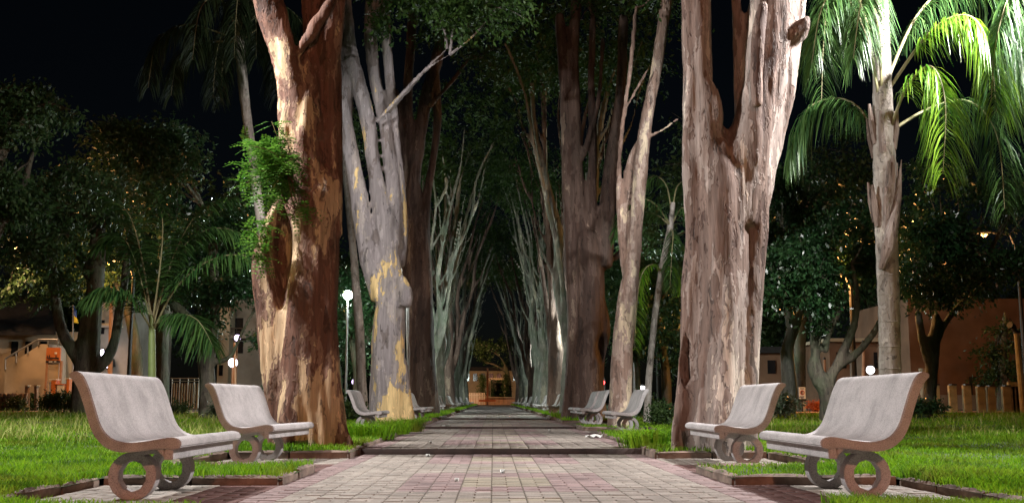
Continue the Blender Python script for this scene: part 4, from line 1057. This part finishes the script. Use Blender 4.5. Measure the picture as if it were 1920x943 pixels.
# floodlight masts on both lawns (just outside the picture) and street lamp behind the camera
def mast(x, y, h, label, power, col, tgt, spot=165, size=.18, name='floodlight_mast'):
    base = Vector((x, y, gz(x, y))); e = empty(name, base, 0, label, 'floodlight')
    m = MB(); m.tube([(0, 0, -.2), (0, 0, h)], [.09, .055], 14); m.build('pole', M['metal'], e, smooth=True)
    d = (Vector(tgt)-Vector((x, y, base.z+h))).normalized(); s = d.cross(Vector((0, 0, 1))).normalized(); u = s.cross(d)
    c = Vector((0, 0, h+.12)); m = MB()
    V = [c+d*a+s*b*q+u*cc*q for a, q in ((-.12, .6), (.10, 1.0)) for b, cc in ((-.25, -.18), (.25, -.18), (.25, .18), (-.25, .18))]
    m.add(V, BOXF); m.build('lamp_head', M['darkmetal'], e, bevel=.01)
    m = MB(); V = [c+d*a+s*b+u*cc for a in (.102, .108) for b, cc in ((-.22, -.15), (.22, -.15), (.22, .15), (-.22, .15))]; m.add(V, BOXF); m.build('lens', M['mercury'], e)
    lamp_light('flood_light', tuple(base+c+d*.35), power, col, size, spot, e, tgt)
mast(-7.6, 12.4, 7.6, 'tall floodlight mast at the edge of the western lawn', FLOOD_L, (1.0, .98, .96), (0.5, 12.5, .5))
mast(7.8, 12.7, 7.6, 'tall floodlight mast at the edge of the eastern lawn', FLOOD_R, (1.0, .97, .96), (-.5, 12.5, .5))
def street_lamp(x, y, h, arm, label, power, col=(1, .45, .13), size=.15, spot=None):
    base = Vector((x, y, gz(x, y))); e = empty('street_lamp', base, 0, label, 'street lamp', None)
    m = MB(); m.tube([(0, 0, -.2), (0, 0, h*.9), (arm*.2, 0, h), (arm, 0, h+.1)], [.08, .06, .05, .04], 10); m.build('pole', M['darkmetal'], e, smooth=True)
    m = MB(); m.tube([(arm*.8, 0, h+.12), (arm, 0, h+.1), (arm+math.copysign(.5, arm), 0, h+.08)], [.06, .12, .05], 10); m.build('lamp_head', M['darkmetal'], e, smooth=True)
    m = MB(); m.tube([(arm, -.0, h-.02), (arm, 0, h-.08)], [.11, .06], 12); m.build('lens', M['sodium'], e, smooth=True)
    lamp_light('sodium_light', (x+arm, y, base.z+h-.28), power, col, size, spot, e)
street_lamp(2.5, -9.5, 6.0, -1.5, 'orange street lamp behind the viewpoint at the path entrance', WARM_BACK, (1, .41, .25), .2)
street_lamp(-21.0, 42.5, 6.4, 1.8, 'orange street lamp glowing through leaves above the stairway house', 800, (1, .56, .28))
street_lamp(-13.5, 40, 5.5, -1.0, 'orange street lamp behind the low arching palm', 900)
street_lamp(19.5, 39, 6.5, -1.2, 'orange street lamp above the wooden post fence', 150)
street_lamp(10.9, 32.2, 4.2, -.9, 'added orange lamp hidden in the crown of the forked mossy tree', 800)  # added out of sight to light the left faces of the timber posts
street_lamp(-7.0, 131, 6.5, 1.4, 'orange street lamp at the far end of the avenue', 3200, (1, .55, .26))
street_lamp(9.5, 62, 6.0, 1.2, 'orange street lamp beyond the slender palm', 220)

# ------------------------------------------------------------------ streets and buildings
def patch(name, x0, x1, y0, y1, mat, dz=.012, nx=12, ny=4):
    a = np.linspace(x0, x1, nx); b = np.linspace(y0, y1, ny); V = [(x, y, gz(x, y)+dz) for y in b for x in a]
    F = [(j*nx+i, j*nx+i+1, (j+1)*nx+i+1, (j+1)*nx+i) for j in range(ny-1) for i in range(nx-1)]
    return tag(mobj(name, npmesh(name, V, F, True), mat), kind='structure')
patch('street', -60, -9.1, 36.5, 43, M['asphalt']); patch('pavement', -60, -9.1, 34.1, 36.4, M['sand'], .03)
patch('street', 9.1, 60, 36, 43, M['asphalt']); patch('pavement', 9.1, 60, 33.4, 35.9, M['sand'], .03)
patch('street', -80, 80, 124.5, 132, M['sand'], .02)
def pbox(m, x0, y0, x1, y1, Y, d=.3, base=None, mi=0):
    a = P(x0, y1, Y); b = P(x1, y0, Y)
    o = base or Vector((0, 0, 0)); m.box(a.x-o.x, b.x-o.x, Y-o.y, Y+d-o.y, a.z-o.z, b.z-o.z, mi)
def part(name, mat, e, rects, Y, d=.3, bevel=0):
    m = MB()
    for r in rects: pbox(m, *r, Y, d, e.location)
    return m.build(name, mat, e, bevel=bevel)
def gbase(px, Y):
    X = P(px, 755, Y).x; return Vector((X, Y, gz(X, Y)))
# stairway house
e = empty('house', gbase(60, 47), 0, 'cream house with dark sloping roof and an outside stairway', 'house')
part('wall', M['plaster'], e, [(-120,622,152,775)], 47.0, 6)
part('wall', M['plaster_g'], e, [(152,560,250,775)], 48.0, 6)
r = MB(); o = e.location; a = P(-140, 628, 46.3); b2 = P(104, 628, 46.3); c = P(-140, 560, 51); d = P(118, 560, 51)
r.add([a-o, b2-o, d-o, c-o]+[v-o+Vector((0, 0, .14)) for v in (a, b2, d, c)], BOXF); r.build('roof', M['roof'], e)
st = MB(); pl = [(P(q, z, 45.2).x-o.x, P(q, z, 45.2).z-o.z) for q, z in ((8,692), (20,682), (76,645), (92,645), (92,775), (8,775))]; st.prism(pl, -1.8, -.02); st.build('stairway', M['plaster'], e)
hr = MB(); pts = [P(q, z, 45.15)-o for q, z in ((10,672), (72,636), (108,636))]; hr.tube(pts, [.04]*3, 8)
for q, z0, z1 in ((10,672,692), (30,660,680), (52,647,664), (72,636,648), (90,636,646), (108,636,650)): hr.tube([P(q, z0, 45.15)-o, P(q, z1, 45.15)-o], [.03, .03], 6)
hr.build('handrail', M['metal'], e)
for q in (20, 46, 74): part('window', M['glassd'], e, [(q,640,q+14,666)], 46.95, .1)
for q, z in ((160,600), (182,600), (205,600)): 
    wv = part('window', M['glassd'], e, [(q,z,q+14,z+26)], 47.95, .1); part('sill', M['plaster'], wv, [], 47.9)if False else None
part('canopy', M['plaster'], e, [(172,606,212,610)], 46.6, 1.3)
# tan building
e = empty('apartment_building', gbase(420, 55), 0, 'tan apartment block with a dark balcony behind the ivy-wrapped tree', 'building')
part('wall', M['plaster'], e, [(404,576,432,775)], 55, 6); part('wall', M['plaster_g'], e, [(432,560,520,775)], 56.2, 5)
part('balcony', M['plaster_g'], e, [(432,628,462,634)], 55.0, 1.1); part('railing', M['darkmetal'], e, [(433,614,461,616), (433,621,461,622), (434,614,435,628), (443,614,444,628), (452,614,453,628)], 55.05, .05)
for q, z, q2, z2 in ((436,596,456,627), (438,640,456,662), (410,684,418,704)): part('window', M['glassd'], e, [(q,z,q2,z2)], 56.12 if q > 430 else 54.94, .1)
# sign board
e = empty('sign_board', gbase(98, 43.5), 0, 'tall orange sign with dark script on two thin legs before the cream wall', 'sign')
part('panel', M['orange'], e, [(85.5,651.5,113.5,676)], 43.5, .12, .01)
part('leg', M['poleor'], e, [(84,676,86.2,775)], 43.5, .12); part('leg', M['poleor'], e, [(110.5,676,112.7,775)], 43.5, .12)
part('backing_panel', M['plaster'], e, [(86.4,680,110.3,716)], 43.54, .05)
part('caption_strip', M['blackp'], e, [(85.6,676.1,112.3,679.6)], 43.47, .06); part('caption_lettering', M['white'], e, [(91,677,98,678.6), (101,677,105.5,678.6)], 43.455, .03)
part('emblem', M['white'], e, [(102,660,106.5,663.5)], 43.47, .05)
sc = MB(); wr = [(89.5,666),(88.8,668.5),(89.8,671.5),(91.3,671),(92.5,667),(93.3,665.5),(92.6,669),(93.3,672),(94.8,671),(95.8,669.5),(96.4,672),(97.5,672.3),(98.4,669.8),(99.3,672.3),(100.4,670),(101.3,672.5),(102.6,670),(103.6,672.5),(104.6,671),(105,666.5),(105.4,672.3),(106.6,670.2),(107.6,672.6),(108.6,670.4),(109.8,672.6),(110.8,671.5)]
sc.tube(catmull([tuple(P(q, z, 43.46)-e.location) for q, z in wr], 3), [.016]*(3*(len(wr)-1)+1), 5); sc.build('script_lettering', M['blackp'], e)
# orange kiosk boxes below the sign
for x0, y0, x1, y1, mt, lb in ((92,711,105,734,'orange','orange box standing under the tall sign'), (121,709,130,734,'orange','orange pillar to the side of the white box'), (103,720,120,734,'white','small white box between two orange ones')):
    e = empty('planter_box', gbase((x0+x1)/2, 42.8), 0, lb, 'box'); part('body', M[mt], e, [(x0,y0+1,x1,775)], 42.8, .4, .02); part('rim', M['white'] if mt == 'orange' else M['orange'], e, [(x0-.4,y0-.6,x1+.4,y0+1)], 42.78, .44)
# rubble wall with pillars
e = empty('stone_wall', gbase(20, 38), 0, 'low rubble stone wall along the street', 'wall')
random.seed(5)
core = MB(); pbox(core, -60, 738, 46, 775, 38.1, .3, e.location); core.build('mortar', M['joint'], e)
x = -58
while x < 45:
    for row in range(4):
        wpx = random.uniform(5, 9); m = MB(); zt = 737+row*8.5
        a = P(x, zt+8, 38); b2 = P(x+7.4, zt, 38); o = e.location; j = lambda s=.03: random.uniform(-s, s)
        V = [(a.x-o.x+j(), -.02+j(.02), a.z-o.z+j()), (b2.x-o.x+j(), -.02+j(.02), a.z-o.z+j()), (b2.x-o.x+j(), .12, a.z-o.z+j()), (a.x-o.x+j(), .12, a.z-o.z+j()), (a.x-o.x+j(), -.02+j(.02), b2.z-o.z+j()), (b2.x-o.x+j(), -.02+j(.02), b2.z-o.z+j()), (b2.x-o.x+j(), .12, b2.z-o.z+j()), (a.x-o.x+j(), .12, b2.z-o.z+j())]
        m.add(V, BOXF); m.build('stone', M['stone'], e, bevel=.02)
    x += 7.8
for q, lb in ((49, 'squat stone gate pillar next to the rubble wall'), (66, 'squat stone gate pillar next to the clipped bush')):
    e = empty('gate_pillar', gbase(q, 38.6), 0, lb, 'pillar')
    for k in range(4): part('block', M['stone'], e, [(q-3+.2*(k % 2), 724+k*12.2, q+3-.2*((k+1) % 2), 735.8+k*12.2)], 38.6, .22, .015)
    part('coping', M['plaster'], e, [(q-3.6,721.6,q+3.6,723.8)], 38.55, .3, .01)
# gate
e = empty('gate', gbase(346, 36), 0, 'tan slatted gate with pale top rails', 'gate')
part('frame_rail', M['white'], e, [(320,708,372,709.8)], 36, .06); part('frame_rail', M['white'], e, [(322,713.5,372,714.8)], 36, .06)
for q in (320.5, 335, 350.5, 362, 371): part('post', M['white'], e, [(q,710,q+1.8,765)], 36.0, .06)
for k in range(10): part('board', M['fencep'], e, [(323+k*4.9,718,327.3+k*4.9,765)], 36.08, .03)
# flag
e = empty('flag_pole', gbase(137, 46), 0, 'flagpole with a limp blue and yellow flag beside the stairway house', 'flagpole')
o = e.location; m = MB(); m.tube([Vector((0, 0, -.1)), P(137, 572, 46)-o], [.05, .03], 8); m.build('pole', M['metal'], e)
for nm, mt, q in (('flag_cloth', 'blue', ((138,574), (142,582), (143,595), (138.4,592))), ('flag_cloth', 'yellow', ((138.4,592), (143,595), (146,606), (138.4,604)))):
    m = MB(); V = [P(a, b, 45.95)-o for a, b in q]; m.add(V+[v+Vector((.02, .04, 0)) for v in V], BOXF); m.build(nm, M[mt], e)
# lit panels of a shopfront
for q, lb in ((((181,658), (194,655), (196,668), (186,676)), 'tilted glowing white panel on the shopfront, upper one'), (((193,681), (206,672), (208,686), (196,691)), 'tilted glowing white panel on the shopfront, lower one beside the orange pole')):
    a = P(q[0][0], q[0][1], 47.5); e = empty('lit_panel', a, 0, lb, 'light panel')
    m = MB(); V = [P(x_, y_, 47.5)-a for x_, y_ in q]; m.add([v+Vector((0, -.03, 0)) for v in V]+[v+Vector((0, .0, 0)) for v in V], BOXF); m.build('diffuser', M['litsign'], e)
    m = MB(); m.add([v*1.06 for v in V]+[v*1.06+Vector((0, .55, 0)) for v in V], BOXF); m.build('casing', M['darkmetal'], e)
    lamp_light('panel_light', tuple(a+Vector((.3, -.5, 0))), 10, (.95, .9, 1), .15, None, e)
def pole(px0, py0, px1, Y, label, r=.05, mat='poleor', tilt=None, top=None):
    b0 = gbase(px0, Y); e = empty('utility_pole', b0, 0, label, 'pole')
    m = MB(); t = P(px1, py0, Y)-b0; m.tube([Vector((0, 0, -.15)), t*.5, t], [r*1.15, r*1.05, r*.8], 10); m.build('shaft', M[mat], e, smooth=True)
    m = MB(); m.tube([t-Vector((0, 0, .04)), t+Vector((0, 0, .05))], [r*1.15, r*.7], 10); m.build('cap', M['darkmetal'], e, smooth=True)
    return e
pole(206, 560, 209, 44, 'orange-lit utility pole before the shopfront panels', .09)
pole(440, 640, 440, 45, 'thin orange-lit pole above the silvery shrub', .06)
pole(1480, 700, 1480, 35, 'thin reddish pole beside the short posts', .07)
pole(1618, 640, 1619, 45, 'orange-lit pole with brackets in front of the brown house', .07)
pole(1547, 672, 1546, 42, 'thin orange-lit pole seen between forked mossy limbs', .05)
pole(1190, 640, 1190, 40, 'thin pale pole beside the slim leaning tree', .05, 'metal')
e = pole(1919, 622, 1905, 31.5, 'leaning timber pole with a small fixture at the end of the post fence', .085, 'wood')
o = e.location; m = MB(); m.tube([P(1905, 622, 31.5)-o, P(1900, 612, 31.4)-o, P(1893, 609, 31.3)-o], [.05, .08, .1], 8); m.build('fixture', M['darkmetal'], e, smooth=True)
# east houses
e = empty('house', gbase(1620, 50), 0, 'brown house with a grey doorway behind the tall palm', 'house')
part('wall', M['plaster_b'], e, [(1560,640,1700,775)], 50, 6); part('eave', M['plaster'], e, [(1550,634,1710,640)], 49.3, 7)
part('door_panel', M['plaster_g'], e, [(1598,655,1618,775)], 49.93, .1)
for q in (1570, 1640, 1672): part('window', M['glassd'], e, [(q,660,q+16,690)], 49.93, .1)
e = empty('house', gbase(1810, 46), 0, 'long brown rendered house wall behind the post fence', 'house')
part('wall', M['plaster_b'], e, [(1712,560,1990,775)], 46, 7); part('plinth', M['plaster_g'], e, [(1712,740,1990,775)], 45.85, .148)
for q in (1860, 1920): part('window', M['glassd'], e, [(q,655,q+22,692)], 45.93, .1)
part('conduit', M['darkmetal'], e, [(1820,706,1822,740), (1822,706,1834,708)], 45.92, .06)
part('buttress', M['plaster'], e, [(1735,690,1752,775)], 45.5, .49)
e = empty('house', gbase(1515, 54), 0, 'dark house with a pale gable wall behind the parking sign', 'house')
part('wall', M['plaster_g'], e, [(1492,712,1560,775)], 54, 5); part('wall', M['plaster_b'], e, [(1420,660,1600,775)], 55.5, 5); part('eave', M['roof'], e, [(1410,650,1610,661)], 54.9, 6)
for q in (1440, 1470): part('window', M['glassd'], e, [(q,675,q+14,700)], 55.43, .1)
# post fence
for i, q in enumerate((1757, 1789, 1816, 1842, 1861, 1890)):
    e = empty('fence_post', gbase(q, 33), 0, 'square yellowish timber post with dark cap in the open row before the brown wall', 'post', 'timber posts before the brown wall')
    w_ = 5; top = 722 if i < 3 else 724
    part('shaft', M['wood'], e, [(q-w_,top,q+w_,795)], 33, .16, .012); part('cap', M['darkmetal'], e, [(q-w_-.6,top-2.5,q+w_+.6,top-.1)], 32.98, .2, .008)
e = empty('plank_fence', gbase(1910, 33.6), 0, 'dark plank panel with a top beam at the leaning pole', 'fence')
part('beam', M['wood'], e, [(1891,716,1935,724)], 33.6, .12)
for k in range(6): part('plank', M['stone'], e, [(1896+k*6.6,724.5,1902+k*6.6,795)], 33.64, .05)
for q, lb in ((1475, 'short pale post next to the thin reddish pole'), (1491, 'short pale capped post between reddish pole and parking sign'), (1508, 'short pale post under the parking sign'), (1537, 'short pale post behind the forked mossy tree')):
    e = empty('bollard', gbase(q, 38), 0, lb, 'bollard', 'short posts by the flower bed')
    part('shaft', M['plaster'], e, [(q-3.2,754,q+3.2,782)], 38, .12, .01); part('cap', M['plaster_g'], e, [(q-4,752,q+4,753.9)], 37.97, .18, .005)
# parking sign
e = empty('parking_sign', gbase(1504, 37.2), 0, 'small orange-lit parking sign with the letter E in a ring', 'sign')
part('plate', M['white'], e, [(1498.5,725.5,1510,747.5)], 37.2, .04, .004); part('pole', M['darkmetal'], e, [(1503.5,747.6,1505,785)], 37.2, .04)
ring = MB(); c = P(1504.3, 735.5, 37.17)-e.location; n = 24
ring.tube([c+Vector((.065*math.cos(2*math.pi*k/n), 0, .065*math.sin(2*math.pi*k/n))) for k in range(n+1)], [.012]*(n+1), 6); ring.build('ring', M['redp'], e)
part('letter', M['blackp'], e, [(1502.9,733.2,1503.6,737.8), (1503.65,733.2,1505.6,733.9), (1503.65,735.2,1505.3,735.8), (1503.65,737.1,1505.6,737.8)], 37.165, .03)
part('lettering', M['blackp'], e, [(1500.5,727.5,1508,728.6), (1500.5,742.5,1508,743.4), (1501.5,744.6,1507,745.4)], 37.165, .03)
# far end of the avenue
e = empty('garden_wall', gbase(925, 134), 0, 'low pink wall across the street at the avenue end', 'wall')
for k in range(14): part('block', M['sand'], e, [(872+k*8,745.5,879.7+k*8,760)], 134, .4, .02)
part('coping', M['plaster'], e, [(870,744,986,745.4)], 133.9, .6)
e = empty('clipped_hedge', gbase(933, 139), 0, 'tall clipped green hedge block at the end of the avenue', 'hedge')
o = e.location; a = P(918, 748, 139); b2 = P(944, 712, 139)
Pn = rng.random((9000, 3)); wdt = b2.x-a.x; hgt = b2.z-e.location.z
cen = [(-wdt/2+wdt*u, 0+1.2*v, hgt*t) for u, v, t in rng.random((60, 3))]
v, f = leafcloud(cen, [.35]*60, [110]*60, .16, 1.0); v = v.copy(); v[:, 0] = np.clip(v[:, 0], -wdt/2, wdt/2); v[:, 2] = np.clip(v[:, 2], .02, hgt); mobj('foliage', npmesh('foliage', v, f), M['leaf_mid'], e)
m = MB(); m.box(-wdt/2+.2, wdt/2-.2, .25, 1.0, 0, hgt-.2); m.build('inner_branches', M['barkD'], e)
e = empty('gateway_arch', gbase(930, 137.5), 0, 'orange-lit portal frame around the clipped hedge', 'gateway')
part('post', M['plaster'], e, [(916,712,919,760)], 137.5, .3); part('post', M['plaster'], e, [(945,712,947.5,760)], 137.5, .3); part('lintel', M['plaster'], e, [(915.5,708.5,948,711.9)], 137.45, .4)
e = empty('utility_pole', gbase(914, 129), 0, 'rust-orange post on a round kerb at the avenue end', 'pole')
part('shaft', M['poleor'], e, [(912.2,690,916,760)], 129, .25); part('planter_rim', M['orange'], e, [(898,749,930,752.5)], 128.6, 2.0, .02)
for q, lb in ((904, 'dark cypress next to the rust-orange post'), (949, 'dark cypress next to the clipped hedge')):
    bb = gbase(q, 136); e = empty('cypress_tree', bb, 0, lb, 'tree')
    hh = P(q, 700, 136).z-bb.z
    v, f = leafcloud([(0, 0, hh*t) for t in (.15, .3, .45, .6, .75, .88)], [.55, .62, .6, .55, .42, .28], [420]*6, .16, 1.2); mobj('crown', npmesh('crown', v, f), M['leaf_hedge'], e)
    m = MB(); m.tube([(0, 0, -.1), (0, 0, hh*.9)], [.12, .03], 8); m.build('trunk', M['barkD'], e)
e = empty('house', gbase(925, 150), 0, 'pale house front with small windows closing the avenue', 'house')
part('wall', M['plaster'], e, [(850,694,1010,765)], 150, 8); part('eave', M['roof'], e, [(845,688,1015,694)], 149.2, 9)
for k in range(8): part('window', M['glassd'], e, [(872+k*15,700,880+k*15,714)], 149.93, .1)
e = empty('picket_fence', gbase(888, 133), 0, 'pale picket fence at the far end left of the pink wall', 'fence')
for k in range(10): part('picket', M['white'], e, [(880+k*3,736,881.8+k*3,760)], 132.6, .06)
part('rail', M['white'], e, [(879,740,911,741.5)], 132.68, .05)
traced_tree('park_tree', 'bare-limbed violet-lit tree over the end of the avenue', 'tree', 140, [
    [(955,765,5), (955,720,4), (950,690,3)], [(953,705,3), (930,685,2.5), (912,680,2)], [(951,700,2.5), (940,672,2), (925,660,1.5)]], M['barkD'], .16, mass(890, 965, 640, 690, 9, 14, 260, 2, 31), M['leaf_mid'], .3, None, .02, seed=41)

# ------------------------------------------------------------------ litter
def litter(px, py, label, mats, s=.09, seed=1):
    q = random.Random(seed); d = ray(px, py); Y = 14.0
    for Y in np.arange(6.5, 60, .02):
        if CAMZ+d.z*Y/d.y < path_z(Y): break
    p = P(px, py, Y); e = empty('litter', (p.x, Y, path_z(Y)), q.uniform(0, 3), label, 'litter')
    for k, mt in enumerate(mats):
        V = []; n = 5
        for j in range(n):
            for i in range(n): V.append((s*(i-2)/2+q.uniform(-.012, .012)+k*s*.9, s*(j-2)/2*.7+q.uniform(-.012, .012), .008+s*.5*abs(noise.noise((i*.7, j*.7, seed+k)))+.03*(1 if (i+j) % 2 else 0)))
        F = [(j*n+i, j*n+i+1, (j+1)*n+i+1, (j+1)*n+i) for j in range(n-1) for i in range(n-1)]
        me = npmesh('paper', V, F); mobj('paper', me, M[mt], e)
litter(1114, 821, 'crumpled white paper on the path near the kerb corner', ['white'], .13, 2)
litter(722, 826, 'crumpled red and white wrapper at the path edge', ['redp', 'white'], .08, 3)
litter(836, 802, 'small white paper scrap by the second step', ['white'], .08, 4)
for i, (a, b) in enumerate(((808,832), (802,857), (942,888), (856,905), (860,940), (1030,808), (1185,868))):
    litter(a, b, 'tiny pale paper fleck lying on the bricks', ['white'], .022, 10+i) if False else None
for i, (a, b) in enumerate(((808,832), (802,857), (942,888), (856,905), (1030,808))):
    litter(a, b, 'tiny pale paper fleck lying on the open brick paving', ['white'], .02, 10+i)
for ob in COL.objects:
    if ob.get('label') == 'tiny pale paper fleck lying on the open brick paving': ob['group'] = 'paper flecks on the paving'
